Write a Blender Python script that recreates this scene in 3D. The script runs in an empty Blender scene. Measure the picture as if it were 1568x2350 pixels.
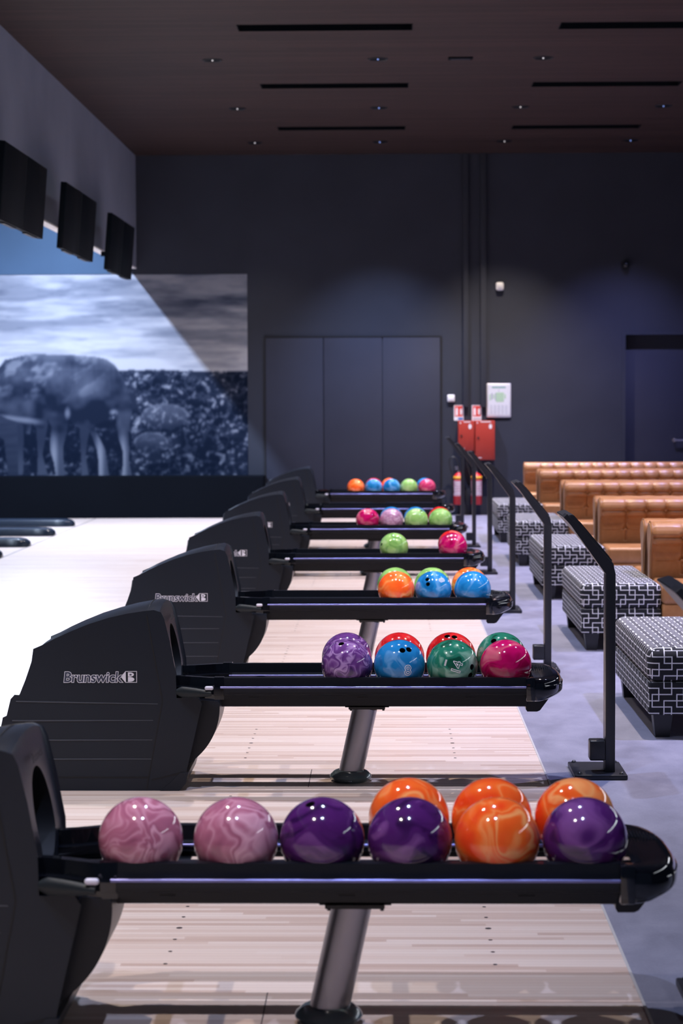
import bpy, bmesh, math, random
import numpy as np
from mathutils import Vector, Matrix

random.seed(7)
SC = bpy.context.scene
COL = SC.collection
PI = math.pi

# ------------------------------------------------------------------ camera
cam_d = bpy.data.cameras.new('camera')
cam = bpy.data.objects.new('camera', cam_d)
COL.objects.link(cam)
SC.camera = cam
cam_d.sensor_fit = 'HORIZONTAL'
cam_d.sensor_width = 24.0
cam_d.lens = 4800 / 1568 * 24.0
cam_d.clip_start = 0.1
cam_d.clip_end = 120
PITCH, YAW, ROLL, EYE = 0.0548, 0.0212, 0.0036, 1.642
_m = (Matrix.Rotation(YAW, 4, 'Z') @ Matrix.Rotation(PI / 2 - PITCH, 4, 'X') @ Matrix.Rotation(-ROLL, 4, 'Z'))
cam.matrix_world = Matrix.Translation((0, 0, EYE)) @ _m
cam_d.dof.use_dof = True
cam_d.dof.focus_distance = 8.75
cam_d.dof.aperture_fstop = 4.6

# ------------------------------------------------------------------ world, light, exposure
w = bpy.data.worlds.new('world')
SC.world = w
w.use_nodes = True
w.node_tree.nodes['Background'].inputs[0].default_value = (0.36, 0.56, 1.0, 1)
w.node_tree.nodes['Background'].inputs[1].default_value = 0.04
SC.view_settings.view_transform = 'Standard'
SC.view_settings.look = 'None'
SC.view_settings.gamma = 1
SC.view_settings.use_curve_mapping = False
SC.view_settings.exposure = 0.15

LANE_W = 580
SPOT_W = 550
def area_light(name, loc, rot, sx, sy, power, col, spread=PI):
    d = bpy.data.lights.new(name, 'AREA')
    d.shape = 'RECTANGLE'; d.size = sx; d.size_y = sy
    d.energy = power; d.color = col; d.spread = spread
    o = bpy.data.objects.new(name, d)
    o.location = loc; o.rotation_euler = rot
    COL.objects.link(o)
    return o
# the run of cool white lamps over the foul line, behind the bulkhead
area_light('lane_lights', (-4.44, 16.5, 4.60), (0, 0, 0), 0.10, 24.5, LANE_W, (0.66, 0.80, 1.0))
area_light('mural_boost_light', (-4.44, 25.6, 4.60), (0, 0, 0), 0.10, 3.0, 600, (0.60, 0.73, 1.0))  # extra lamp added over the far end of the run to brighten the mural
# slim cool lamp running along the right-hand wall
area_light('wall_strip_light', (7.36, 13.0, 3.55), (0, math.radians(90), 0), 0.14, 22.0, 170, (0.86, 0.90, 1.0))

DOWN_X = [(-1.71, (1.0, 0.88, 0.78)), (-0.067, (0.56, 0.66, 1.0)), (1.57, (1.0, 0.84, 0.70)), (3.22, (0.45, 0.46, 1.0))]
DOWN_Y = [27.7, 24.45, 20.95, 17.5, 14.0, 10.6, 7.1, 3.7, 0.3]
CEIL = 4.99

# ------------------------------------------------------------------ helpers
def link(o, parent=None):
    COL.objects.link(o)
    if parent: o.parent = parent
    return o

def mesh_obj(name, verts, faces, mats, parent=None, smooth=False, midx=None):
    me = bpy.data.meshes.new(name)
    me.from_pydata([tuple(v) for v in verts], [], faces)
    if not isinstance(mats, (list, tuple)): mats = [mats]
    for m in mats: me.materials.append(m)
    if midx: me.polygons.foreach_set('material_index', midx)
    if smooth: me.polygons.foreach_set('use_smooth', [True] * len(me.polygons))
    me.update()
    return link(bpy.data.objects.new(name, me), parent)

def bm_obj(name, bm, mats, parent=None, smooth=False, sharp=None):
    me = bpy.data.meshes.new(name)
    bmesh.ops.recalc_face_normals(bm, faces=bm.faces[:])
    if smooth:
        for f in bm.faces: f.smooth = True
    bm.to_mesh(me); bm.free()
    if not isinstance(mats, (list, tuple)): mats = [mats]
    for m in mats: me.materials.append(m)
    if smooth and sharp: me.set_sharp_from_angle(angle=math.radians(sharp))
    me.update()
    return link(bpy.data.objects.new(name, me), parent)

def tag(o, label=None, cat=None, group=None, kind=None):
    if label: o['label'] = label
    if cat: o['category'] = cat
    if group: o['group'] = group
    if kind: o['kind'] = kind
    return o

def empty(name, loc, label, cat, group=None, rz=0):
    o = bpy.data.objects.new(name, None)
    o.empty_display_size = 0.1
    o.location = loc; o.rotation_euler = (0, 0, rz)
    link(o)
    return tag(o, label, cat, group)

def copy_tree(o, parent=None, loc=None):
    c = o.copy(); COL.objects.link(c)
    if parent is not None: c.parent = parent
    if loc is not None: c.location = loc
    for ch in list(o.children): copy_tree(ch, c)
    return c

def box(bm, x0, x1, y0, y1, z0, z1, bev=0.0, seg=2, mat=0):
    r = bmesh.ops.create_cube(bm, size=1)
    vs = r['verts']
    bmesh.ops.scale(bm, vec=(x1 - x0, y1 - y0, z1 - z0), verts=vs)
    bmesh.ops.translate(bm, vec=((x0 + x1) / 2, (y0 + y1) / 2, (z0 + z1) / 2), verts=vs)
    fs = set(f for v in vs for f in v.link_faces)
    for f in fs: f.material_index = mat
    if bev > 0:
        es = set(e for v in vs for e in v.link_edges)
        bmesh.ops.bevel(bm, geom=list(es), offset=bev, segments=seg, affect='EDGES', profile=0.5)

def box_obj(name, b, mat, parent=None, bev=0.0, seg=2):
    bm = bmesh.new(); box(bm, *b, bev=bev, seg=seg)
    return bm_obj(name, bm, mat, parent, smooth=bev > 0, sharp=40)

def cyl(bm, p0, p1, r0, r1=None, n=32, caps=True, mat=0):
    r1 = r0 if r1 is None else r1
    p0, p1 = Vector(p0), Vector(p1)
    d = (p1 - p0).normalized()
    a = Vector((0, 0, 1)) if abs(d.z) < 0.9 else Vector((1, 0, 0))
    u = d.cross(a).normalized(); v = d.cross(u)
    A, B = [], []
    for i in range(n):
        t = 2 * PI * i / n
        k = u * math.cos(t) + v * math.sin(t)
        A.append(bm.verts.new(p0 + k * r0)); B.append(bm.verts.new(p1 + k * r1))
    fs = []
    for i in range(n):
        fs.append(bm.faces.new((A[i], A[(i + 1) % n], B[(i + 1) % n], B[i])))
    if caps:
        fs.append(bm.faces.new(A)); fs.append(bm.faces.new(B[::-1]))
    for f in fs: f.material_index = mat

def lathe(bm, prof, c=(0, 0, 0), n=40, mat=0):
    """prof: list of (r, z)"""
    rings = []
    for r, z in prof:
        if r < 1e-6:
            rings.append([bm.verts.new((c[0], c[1], c[2] + z))])
        else:
            rings.append([bm.verts.new((c[0] + r * math.cos(2 * PI * i / n), c[1] + r * math.sin(2 * PI * i / n), c[2] + z)) for i in range(n)])
    for A, B in zip(rings, rings[1:]):
        for i in range(n):
            j = (i + 1) % n
            a = [A[i % len(A)], A[j % len(A)]] if len(A) > 1 else [A[0]]
            b = [B[j % len(B)], B[i % len(B)]] if len(B) > 1 else [B[0]]
            f = bm.faces.new(a + b); f.material_index = mat

def tube(bm, pts, r, n=8, mat=0):
    pts = [Vector(p) for p in pts]
    rings = []
    up = Vector((0.13, 0.21, 0.97)).normalized()
    for i, p in enumerate(pts):
        t = (pts[min(i + 1, len(pts) - 1)] - pts[max(i - 1, 0)]).normalized()
        u = t.cross(up).normalized(); v = t.cross(u)
        rings.append([bm.verts.new(p + (u * math.cos(2 * PI * k / n) + v * math.sin(2 * PI * k / n)) * r) for k in range(n)])
    for A, B in zip(rings, rings[1:]):
        for k in range(n):
            bm.faces.new((A[k], A[(k + 1) % n], B[(k + 1) % n], B[k])).material_index = mat
    bm.faces.new(rings[0]); bm.faces.new(rings[-1][::-1])

def extrude_y(bm, poly, y0, y1, mat=0):
    A = [bm.verts.new((x, y0, z)) for x, z in poly]
    B = [bm.verts.new((x, y1, z)) for x, z in poly]
    n = len(poly)
    for i in range(n):
        bm.faces.new((A[i], A[(i + 1) % n], B[(i + 1) % n], B[i])).material_index = mat
    bm.faces.new(A).material_index = mat; bm.faces.new(B[::-1]).material_index = mat

def sweep(bm, path, section, close=True, mat=0):
    """section of (y, z) offsets swept along path of (x, y, z); section y mirrored by path side"""
    rings = []
    for (x, y, z) in path:
        rings.append([bm.verts.new((x, y + sy, z + sz)) for sy, sz in section])
    n = len(section)
    for A, B in zip(rings, rings[1:]):
        for k in range(n if close else n - 1):
            bm.faces.new((A[k], A[(k + 1) % n], B[(k + 1) % n], B[k])).material_index = mat
    if close:
        bm.faces.new(rings[0]); bm.faces.new(rings[-1][::-1])

def text_geo(body, size, bold=0.0, outline=0.0, shear=0.0, fill=True, spacing=1.0):
    """(verts, faces) of built-in-font lettering in the XY plane, left aligned"""
    cu = bpy.data.curves.new('t', 'FONT')
    cu.body = body; cu.size = size; cu.shear = shear; cu.space_character = spacing
    cu.offset = bold
    cu.resolution_u = 5
    if not fill:
        cu.fill_mode = 'NONE'; cu.bevel_depth = outline; cu.bevel_resolution = 1
    o = bpy.data.objects.new('t', cu); COL.objects.link(o)
    bpy.context.view_layer.update()
    me = bpy.data.meshes.new_from_object(o.evaluated_get(bpy.context.evaluated_depsgraph_get()))
    vs = [v.co.copy() for v in me.vertices]
    fs = [tuple(p.vertices) for p in me.polygons]
    bpy.data.objects.remove(o); bpy.data.curves.remove(cu); bpy.data.meshes.remove(me)
    return vs, fs

def refine(vs, fs, step):
    """cut long edges so lettering can follow a curved surface"""
    bm = bmesh.new()
    V = [bm.verts.new(v) for v in vs]
    for f in fs:
        try: bm.faces.new([V[i] for i in f])
        except ValueError: pass
    for _ in range(5):
        es = [e for e in bm.edges if e.calc_length() > step]
        if not es: break
        bmesh.ops.subdivide_edges(bm, edges=es, cuts=1, use_grid_fill=True)
    bm.verts.index_update()
    out = [v.co.copy() for v in bm.verts], [tuple(v.index for v in f.verts) for f in bm.faces]
    bm.free()
    return out

def width_of(vs):
    return min(v.x for v in vs), max(v.x for v in vs)

# ------------------------------------------------------------------ materials
def mat(name, col, rough=0.5, metal=0.0, coat=0.0, spec=0.5, emit=None):
    m = bpy.data.materials.new(name); m.use_nodes = True
    b = m.node_tree.nodes['Principled BSDF']
    b.inputs['Base Color'].default_value = (*col, 1)
    b.inputs['Roughness'].default_value = rough
    b.inputs['Metallic'].default_value = metal
    b.inputs['Coat Weight'].default_value = coat
    b.inputs['Coat Roughness'].default_value = 0.05
    b.inputs['Specular IOR Level'].default_value = spec
    if emit:
        b.inputs['Emission Color'].default_value = (*emit[:3], 1)
        b.inputs['Emission Strength'].default_value = emit[3]
    return m

class NT:
    def __init__(s, m):
        s.m = m; s.t = m.node_tree; s.b = s.t.nodes['Principled BSDF']
    def n(s, typ, **kw):
        nd = s.t.nodes.new(typ)
        for k, v in kw.items():
            if k.startswith('_'): setattr(nd, k[1:], v)
        return nd
    def l(s, a, b): s.t.links.new(a, b)
    def math(s, op, a, b=None, c=None):
        nd = s.t.nodes.new('ShaderNodeMath'); nd.operation = op
        for i, x in enumerate((a, b, c)):
            if x is None: continue
            if isinstance(x, (int, float)): nd.inputs[i].default_value = x
            else: s.l(x, nd.inputs[i])
        return nd.outputs[0]
    def ramp(s, fac, stops, interp='LINEAR'):
        nd = s.t.nodes.new('ShaderNodeValToRGB'); nd.color_ramp.interpolation = interp
        e = nd.color_ramp.elements
        while len(e) < len(stops): e.new(0.5)
        for i, (p, c) in enumerate(stops):
            e[i].position = p; e[i].color = (*c, 1)
        s.l(fac, nd.inputs[0]); return nd.outputs[0]
    def coords(s, which='Object', scale=(1, 1, 1), loc=(0, 0, 0), rot=(0, 0, 0)):
        tc = s.t.nodes.new('ShaderNodeTexCoord'); mp = s.t.nodes.new('ShaderNodeMapping')
        mp.inputs['Scale'].default_value = scale; mp.inputs['Location'].default_value = loc
        mp.inputs['Rotation'].default_value = rot
        s.l(tc.outputs[which], mp.inputs[0]); return mp.outputs[0]
    def noise(s, vec, scale, detail=3, rough=0.5, dist=0.0):
        nd = s.t.nodes.new('ShaderNodeTexNoise')
        nd.inputs['Scale'].default_value = scale; nd.inputs['Detail'].default_value = detail
        nd.inputs['Roughness'].default_value = rough; nd.inputs['Distortion'].default_value = dist
        s.l(vec, nd.inputs['Vector']); return nd.outputs['Fac']
    def bump(s, h, strength, dist=0.01):
        nd = s.t.nodes.new('ShaderNodeBump'); nd.inputs['Strength'].default_value = strength
        nd.inputs['Distance'].default_value = dist
        s.l(h, nd.inputs['Height']); s.l(nd.outputs[0], s.b.inputs['Normal'])
    def base(s, c): s.l(c, s.b.inputs['Base Color'])

def m_speck(name, col, rough, var=0.25, scale=300, bump=0.06, **kw):
    m = mat(name, col, rough, **kw); t = NT(m)
    v = t.coords()
    f = t.noise(v, scale, 2)
    c = t.ramp(f, [(0.3, tuple(x * (1 - var) for x in col)), (0.7, tuple(min(1, x * (1 + var)) for x in col))])
    t.base(c); t.bump(f, bump, 0.001)
    return m

M = {}
M['hood'] = m_speck('hood_plastic', (0.009, 0.013, 0.022), 0.36, 0.12, 900, 0.10, spec=0.3)
M['hood_dark'] = mat('hood_inside', (0.006, 0.007, 0.010), 0.6)
M['seam'] = mat('seam_black', (0.003, 0.003, 0.005), 0.7)
M['rim'] = mat('rib_lit_edge', (0.05, 0.058, 0.078), 0.28)  # paler than the hood: light caught on the ribs is put into colour
M['gloss'] = mat('gloss_black', (0.004, 0.005, 0.008), 0.07, coat=0.3)
M['rail'] = mat('rail_black', (0.007, 0.009, 0.014), 0.30, spec=0.3)
M['ridge'] = mat('rail_highlight', (0.20, 0.20, 0.42), 0.33, metal=0.9)  # bluish tone paints the highlight that runs along the rail
M['track'] = mat('ball_track', (0.015, 0.016, 0.022), 0.3)
M['pad'] = mat('grey_pad', (0.010, 0.015, 0.020), 0.5, spec=0.3)
M['button'] = mat('button_white', (0.62, 0.60, 0.72), 0.35)
M['steel'] = mat('pole_steel', (0.30, 0.29, 0.33), 0.32, metal=0.85)
M['base'] = mat('pole_foot', (0.13, 0.17, 0.19), 0.25, metal=0.1, coat=0.6)
M['bolt'] = mat('bolt_metal', (0.5, 0.5, 0.55), 0.2, metal=1)
M['logo_white'] = mat('logo_white', (0.75, 0.74, 0.82), 0.4)
M['logo_navy'] = mat('logo_navy', (0.035, 0.042, 0.075), 0.45)
M['stand'] = mat('stand_black', (0.016, 0.017, 0.023), 0.38)
M['screen'] = mat('screen_glass', (0.004, 0.005, 0.007), 0.12)
M['monitor'] = mat('monitor_black', (0.002, 0.005, 0.009), 0.6, spec=0.12)
M['monitor_edge'] = mat('monitor_seam', (0.020, 0.026, 0.030), 0.4)
M['leg'] = mat('leg_black', (0.010, 0.011, 0.014), 0.4)
M['white'] = mat('white_plastic', (0.72, 0.72, 0.76), 0.4)
M['alu'] = mat('poster_frame', (0.62, 0.63, 0.70), 0.35, metal=0.2)
M['paper'] = mat('paper', (0.58, 0.60, 0.66), 0.6)
M['ink_grey'] = mat('ink_grey', (0.30, 0.33, 0.40), 0.7)
M['ink_green'] = mat('ink_green', (0.34, 0.50, 0.36), 0.7)
M['ink_teal'] = mat('ink_teal', (0.10, 0.28, 0.27), 0.7)
M['red'] = mat('cabinet_red', (0.34, 0.028, 0.016), 0.5)
M['red2'] = mat('extinguisher_red', (0.62, 0.02, 0.025), 0.25)
M['signred'] = mat('sign_red', (0.60, 0.05, 0.04), 0.5)
M['signblue'] = mat('sign_blue', (0.03, 0.16, 0.50), 0.5)
M['yellow'] = mat('label_yellow', (0.75, 0.40, 0.03), 0.5)
M['label'] = mat('label_pale', (0.52, 0.30, 0.36), 0.5)
M['black'] = mat('black_rubber', (0.008, 0.009, 0.011), 0.5)
M['hole'] = mat('finger_hole_dark', (0.015, 0.017, 0.022), 0.45)
M['trunk'] = mat('trunking_grey', (0.036, 0.040, 0.054), 0.7, spec=0.15)
M['slot'] = mat('slot_dark', (0.003, 0.005, 0.008), 0.7, spec=0.05)
M['ring'] = mat('lamp_ring', (0.004, 0.007, 0.012), 0.5, spec=0.2)
M['lens'] = mat('lamp_lens', (0.8, 0.8, 0.9), 0.1, emit=(1, 0.95, 0.95, 0.7))
M['lens_blue'] = mat('lamp_lens_blue', (0.3, 0.4, 0.9), 0.1, emit=(0.25, 0.4, 1.0, 0.9))
M['cap'] = mat('lane_cap', (0.012, 0.018, 0.030), 0.22)
M['chrome_knob'] = mat('handle_metal', (0.6, 0.6, 0.66), 0.25, metal=1)

# walls
def wall_mat(name, col, rough=0.75):
    m = mat(name, col, rough, spec=0.12); t = NT(m)
    v = t.coords()
    f = t.noise(v, 1.2, 3); g = t.noise(v, 160, 2)
    c = t.ramp(f, [(0.3, tuple(x * 0.92 for x in col)), (0.7, tuple(x * 1.08 for x in col))])
    t.base(c); t.bump(g, 0.12, 0.002)
    return m
M['wall'] = wall_mat('wall_slate', (0.034, 0.038, 0.053))
M['door'] = wall_mat('door_slate', (0.036, 0.039, 0.058), 0.6)
M['bulk'] = wall_mat('bulkhead_grey', (0.22, 0.245, 0.32))
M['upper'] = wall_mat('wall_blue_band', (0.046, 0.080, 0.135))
M['bulk_under'] = wall_mat('bulkhead_underside_lit', (0.85, 0.83, 0.82))  # near white: light on the bulkhead's lower face painted into its colour
M['lowblack'] = wall_mat('low_wall_black', (0.0025, 0.0035, 0.006), 0.75); M['lowblack'].node_tree.nodes['Principled BSDF'].inputs['Specular IOR Level'].default_value = 0.05

def ceiling_mat():
    m = mat('ceiling_wood', (0.08, 0.05, 0.045), 0.6, spec=0.15); t = NT(m)
    v = t.coords(scale=(1, 1, 1))
    sep = t.n('ShaderNodeSeparateXYZ'); t.l(v, sep.inputs[0])
    slat = t.math('WRAP', sep.outputs[1], 0.055, 0.0)
    gap = t.math('LESS_THAN', slat, 0.007)
    idx = t.math('FLOOR', t.math('DIVIDE', sep.outputs[1], 0.055))
    # boards of one row differ in tone
    seg = t.math('FLOOR', t.math('DIVIDE', t.math('ADD', sep.outputs[0], t.math('MULTIPLY', idx, 0.77)), 2.4))
    cmb = t.n('ShaderNodeCombineXYZ'); t.l(idx, cmb.inputs[0]); t.l(seg, cmb.inputs[1])
    wn = t.n('ShaderNodeTexWhiteNoise'); t.l(cmb.outputs[0], wn.inputs['Vector'])
    v2 = t.coords(scale=(0.6, 14, 1))
    g = t.noise(v2, 3, 4, 0.6)
    f = t.math('MULTIPLY_ADD', wn.outputs['Value'], 0.45, t.math('MULTIPLY', g, 0.6))
    c = t.ramp(f, [(0.15, (0.022, 0.014, 0.014)), (0.55, (0.038, 0.024, 0.023)), (0.9, (0.058, 0.034, 0.031))])
    mx = t.n('ShaderNodeMixRGB'); t.l(gap, mx.inputs[0]); t.l(c, mx.inputs[1])
    mx.inputs[2].default_value = (0.012, 0.009, 0.010, 1)
    t.base(mx.outputs[0])
    return m
M['ceiling'] = ceiling_mat()

def maple_mat():
    m = mat('approach_maple', (0.6, 0.5, 0.45), 0.32); t = NT(m)
    v = t.coords()
    sep = t.n('ShaderNodeSeparateXYZ'); t.l(v, sep.inputs[0])
    BW = 0.0274
    idx = t.math('FLOOR', t.math('DIVIDE', sep.outputs[1], BW))
    seg = t.math('FLOOR', t.math('DIVIDE', t.math('ADD', sep.outputs[0], t.math('MULTIPLY', idx, 0.613)), 1.15))
    cmb = t.n('ShaderNodeCombineXYZ'); t.l(idx, cmb.inputs[0]); t.l(seg, cmb.inputs[1])
    wn = t.n('ShaderNodeTexWhiteNoise'); t.l(cmb.outputs[0], wn.inputs['Vector'])
    v2 = t.coords(scale=(0.9, 60, 1))
    g = t.noise(v2, 2.2, 5, 0.65, 0.2)
    f = t.math('MULTIPLY_ADD', wn.outputs['Value'], 0.5, t.math('MULTIPLY', g, 0.5))
    c = t.ramp(f, [(0.12, (0.47, 0.32, 0.26)), (0.42, (0.68, 0.54, 0.47)), (0.85, (0.78, 0.67, 0.61))])
    gap = t.math('LESS_THAN', t.math('WRAP', sep.outputs[1], BW, 0.0), 0.0016)
    mx = t.n('ShaderNodeMixRGB'); t.l(t.math('MULTIPLY', gap, 0.55), mx.inputs[0]); t.l(c, mx.inputs[1])
    mx.inputs[2].default_value = (0.24, 0.16, 0.15, 1)
    t.base(mx.outputs[0])
    return m
M['maple'] = maple_mat()
M['dot'] = mat('approach_dot', (0.03, 0.02, 0.025), 0.5)

def vinyl_mat():
    m = mat('floor_vinyl', (0.15, 0.15, 0.19), 0.55); t = NT(m)
    v = t.coords(scale=(1, 0.55, 1))
    f = t.noise(v, 5, 6, 0.62, 0.3)
    g = t.noise(v, 120, 2)
    h = t.math('MULTIPLY_ADD', g, 0.18, t.math('MULTIPLY', f, 0.82))
    c = t.ramp(h, [(0.3, (0.150, 0.150, 0.200)), (0.5, (0.205, 0.205, 0.270)), (0.7, (0.265, 0.262, 0.335))])
    t.base(c); t.bump(g, 0.1, 0.002)
    return m
M['vinyl'] = vinyl_mat()

def leather_mat():
    m = mat('tan_leather', (0.42, 0.19, 0.08), 0.36); t = NT(m)
    v = t.coords()
    f = t.noise(v, 7, 5, 0.6, 0.6); g = t.noise(v, 220, 3)
    c = t.ramp(f, [(0.2, (0.30, 0.125, 0.042)), (0.5, (0.40, 0.180, 0.065)), (0.85, (0.50, 0.25, 0.105))])
    t.base(c); t.bump(g, 0.18, 0.002)
    return m
M['leather'] = leather_mat()
M['tuft'] = mat('leather_button_lit', (0.55, 0.29, 0.13), 0.3)  # paler than the hide, so the buttons' highlight sits in the colour
M['leather_dark'] = mat('leather_piping', (0.36, 0.16, 0.06), 0.4)

def fabric_mat():
    m = mat('bench_fabric', (0.01, 0.01, 0.012), 0.85); t = NT(m)
    tc = t.n('ShaderNodeTexCoord'); sep = t.n('ShaderNodeSeparateXYZ'); t.l(tc.outputs['UV'], sep.inputs[0])
    u, v = sep.outputs[0], sep.outputs[1]
    P, H_, A_, T_ = 0.118, 0.0605, 0.0465, 0.0027
    masks = []
    for cx, cy in [(0, 0), (0.0615, 0.0305)]:
        du = t.math('WRAP', t.math('SUBTRACT', u, cx), P / 2, -P / 2)
        dv = t.math('WRAP', t.math('SUBTRACT', v, cy), 2 * H_, 0.0)
        side = t.math('MULTIPLY', t.math('SIGN', t.math('SUBTRACT', dv, H_)), A_)
        vert = t.math('LESS_THAN', t.math('ABSOLUTE', t.math('SUBTRACT', du, side)), T_)
        dh = t.math('ABSOLUTE', t.math('WRAP', dv, H_ / 2, -H_ / 2))
        hor = t.math('MULTIPLY', t.math('LESS_THAN', dh, T_), t.math('LESS_THAN', t.math('ABSOLUTE', du), A_ + T_))
        masks.append(t.math('MAXIMUM', vert, hor))
    mk = t.math('MAXIMUM', masks[0], masks[1])
    mx = t.n('ShaderNodeMixRGB'); t.l(mk, mx.inputs[0])
    mx.inputs[1].default_value = (0.010, 0.011, 0.015, 1); mx.inputs[2].default_value = (0.80, 0.80, 0.82, 1)
    t.base(mx.outputs[0]); t.bump(mk, 0.5, 0.004)
    return m
M['fabric'] = fabric_mat()

def veins(t, dark, mid, light, scale, soft=False):
    tc = t.n('ShaderNodeTexCoord'); oi = t.n('ShaderNodeObjectInfo')
    cmb = t.n('ShaderNodeCombineXYZ')
    for i, k in enumerate((37.0, 91.0, 53.0)): t.l(t.math('MULTIPLY', oi.outputs['Random'], k), cmb.inputs[i])
    va = t.n('ShaderNodeVectorMath', _operation='ADD'); t.l(tc.outputs['Object'], va.inputs[0]); t.l(cmb.outputs[0], va.inputs[1])
    n1 = t.n('ShaderNodeTexNoise'); n1.inputs['Scale'].default_value = scale * 0.8; n1.inputs['Detail'].default_value = 2
    t.l(va.outputs[0], n1.inputs['Vector'])
    sc = t.n('ShaderNodeVectorMath', _operation='SCALE'); t.l(n1.outputs['Color'], sc.inputs[0]); sc.inputs['Scale'].default_value = 0.55
    vb = t.n('ShaderNodeVectorMath', _operation='ADD'); t.l(va.outputs[0], vb.inputs[0]); t.l(sc.outputs[0], vb.inputs[1])
    f = t.noise(vb.outputs[0], scale * 0.75, 2.5, 0.45, 1.2)
    lo = tuple(d * 0.5 + m_ * 0.5 for d, m_ in zip(dark, mid)); hi = tuple(d * 0.55 + m_ * 0.45 for d, m_ in zip(light, mid))
    if soft:
        t.base(t.ramp(f, [(0.38, dark), (0.47, mid), (0.55, mid), (0.62, hi), (0.72, light)])); return
    t.base(t.ramp(f, [(0.33, dark), (0.42, mid), (0.46, hi), (0.485, mid), (0.53, lo), (0.56, hi), (0.60, light), (0.64, mid), (0.72, lo)]))

def marble(name, dark, mid, light, scale=9.0, dist=2.2, rough=0.09, soft=False):
    m = mat(name, mid, rough, coat=0.3); t = NT(m)
    veins(t, dark, mid, light, scale, soft); return m
    tc = t.n('ShaderNodeTexCoord'); oi = t.n('ShaderNodeObjectInfo')
    cmb = t.n('ShaderNodeCombineXYZ')
    t.l(t.math('MULTIPLY', oi.outputs['Random'], 37.0), cmb.inputs[0])
    t.l(t.math('MULTIPLY', oi.outputs['Random'], 91.0), cmb.inputs[1])
    va = t.n('ShaderNodeVectorMath', _operation='ADD'); t.l(tc.outputs['Object'], va.inputs[0]); t.l(cmb.outputs[0], va.inputs[1])
    f = t.noise(va.outputs[0], scale, 3.5, 0.5, dist)
    g = t.noise(va.outputs[0], scale * 2.3, 2, 0.5, dist * 1.3)
    h = t.math('MULTIPLY_ADD', g, 0.25, t.math('MULTIPLY', f, 0.75))
    t.base(t.ramp(h, [(0.34, dark), (0.47, mid), (0.54, mid), (0.63, light)]))
    return m
B = {
 'pink':    marble('ball_dusty_pink', (0.26, 0.075, 0.135), (0.42, 0.140, 0.225), (0.68, 0.36, 0.47), 5.5, 2.5),
 'purple':  marble('ball_deep_purple', (0.030, 0.006, 0.060), (0.075, 0.014, 0.125), (0.20, 0.070, 0.26), 6, 2.0, soft=True),
 'violet':  marble('ball_violet', (0.055, 0.020, 0.105), (0.155, 0.050, 0.24), (0.42, 0.25, 0.52), 7, 3.0),
 'orange':  marble('ball_orange', (0.90, 0.065, 0.012), (0.98, 0.150, 0.022), (1.0, 0.40, 0.13), 4.5, 2.6),
 'blue':    marble('ball_blue', (0.006, 0.135, 0.38), (0.015, 0.21, 0.52), (0.18, 0.42, 0.74), 6, 1.6, soft=True),
 'teal':    marble('ball_teal_green', (0.008, 0.085, 0.050), (0.020, 0.20, 0.125), (0.30, 0.55, 0.42), 7, 2.0, soft=True),
 'magenta': marble('ball_magenta', (0.32, 0.002, 0.055), (0.52, 0.004, 0.115), (0.72, 0.16, 0.22), 6, 1.8, soft=True),
 'red':     marble('ball_red', (0.50, 0.010, 0.012), (0.72, 0.022, 0.025), (0.90, 0.30, 0.26), 7, 2.2, soft=True),
 'lime':    marble('ball_lime_green', (0.16, 0.36, 0.085), (0.28, 0.52, 0.14), (0.46, 0.66, 0.30), 6, 1.8, soft=True),
 'lilac':   marble('ball_lilac', (0.26, 0.11, 0.20), (0.42, 0.20, 0.34), (0.60, 0.42, 0.54), 12, 2.5),
}
PALE = mat('ball_print', (0.85, 0.85, 0.88), 0.3)

# ------------------------------------------------------------------ the setting
WALL_Y = 29.08
BX = -3.449      # right face of the bulkhead
FOUL = -3.95
def struct(o): o['kind'] = 'structure'; return o

# floor
struct(box_obj('floor', (-12, 7.5, -1.5, WALL_Y + 0.3, -0.12, 0.0), M['vinyl']))
# maple approach with dots and a seam inlaid
bm = bmesh.new()
box(bm, FOUL, 0.69, -1.5, WALL_Y - 0.66, -0.02, 0.004)
S = 3.4645
Y1 = 5.407
ROWY = [Y1 + S * k for k in range(7)]
def disc(bm, x, y, r, z, mat=1, n=14):
    f = bm.faces.new([bm.verts.new((x + r * math.cos(2 * PI * i / n), y + r * math.sin(2 * PI * i / n), z)) for i in range(n)])
    f.material_index = mat
for k in range(-1, 13):
    yc = 6.38 + k * S / 2
    for xr in (-0.642, 0.313):
        for i in range(-3, 4):
            disc(bm, xr, yc + i * 0.137, 0.010 if i == 0 else 0.0065, 0.0046)
bm.faces.ensure_lookup_table()
for k in range(7):
    x, y = -0.329, ROWY[k] + 0.06
    f = bm.faces.new([bm.verts.new(p) for p in ((x - .0015, y - .21, .0046), (x + .0015, y - .21, .0046), (x + .0015, y + .21, .0046), (x - .0015, y + .21, .0046))])
    f.material_index = 1
ap = bm_obj('floor_approach', bm, [M['maple'], M['dot']])
struct(ap)
struct(box_obj('trim_1', (0.689, 0.697, -1.5, WALL_Y - 0.66, -0.01, 0.006), mat('edge_strip', (0.5, 0.48, 0.48), 0.4)))
# lanes beyond the foul line
struct(box_obj('floor_lanes', (-12, FOUL - 0.012, -1.5, WALL_Y - 0.66, -0.02, 0.003), M['maple']))
struct(box_obj('trim_2', (FOUL - 0.012, FOUL, -1.5, WALL_Y - 0.66, -0.02, 0.0045), M['black']))

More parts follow.
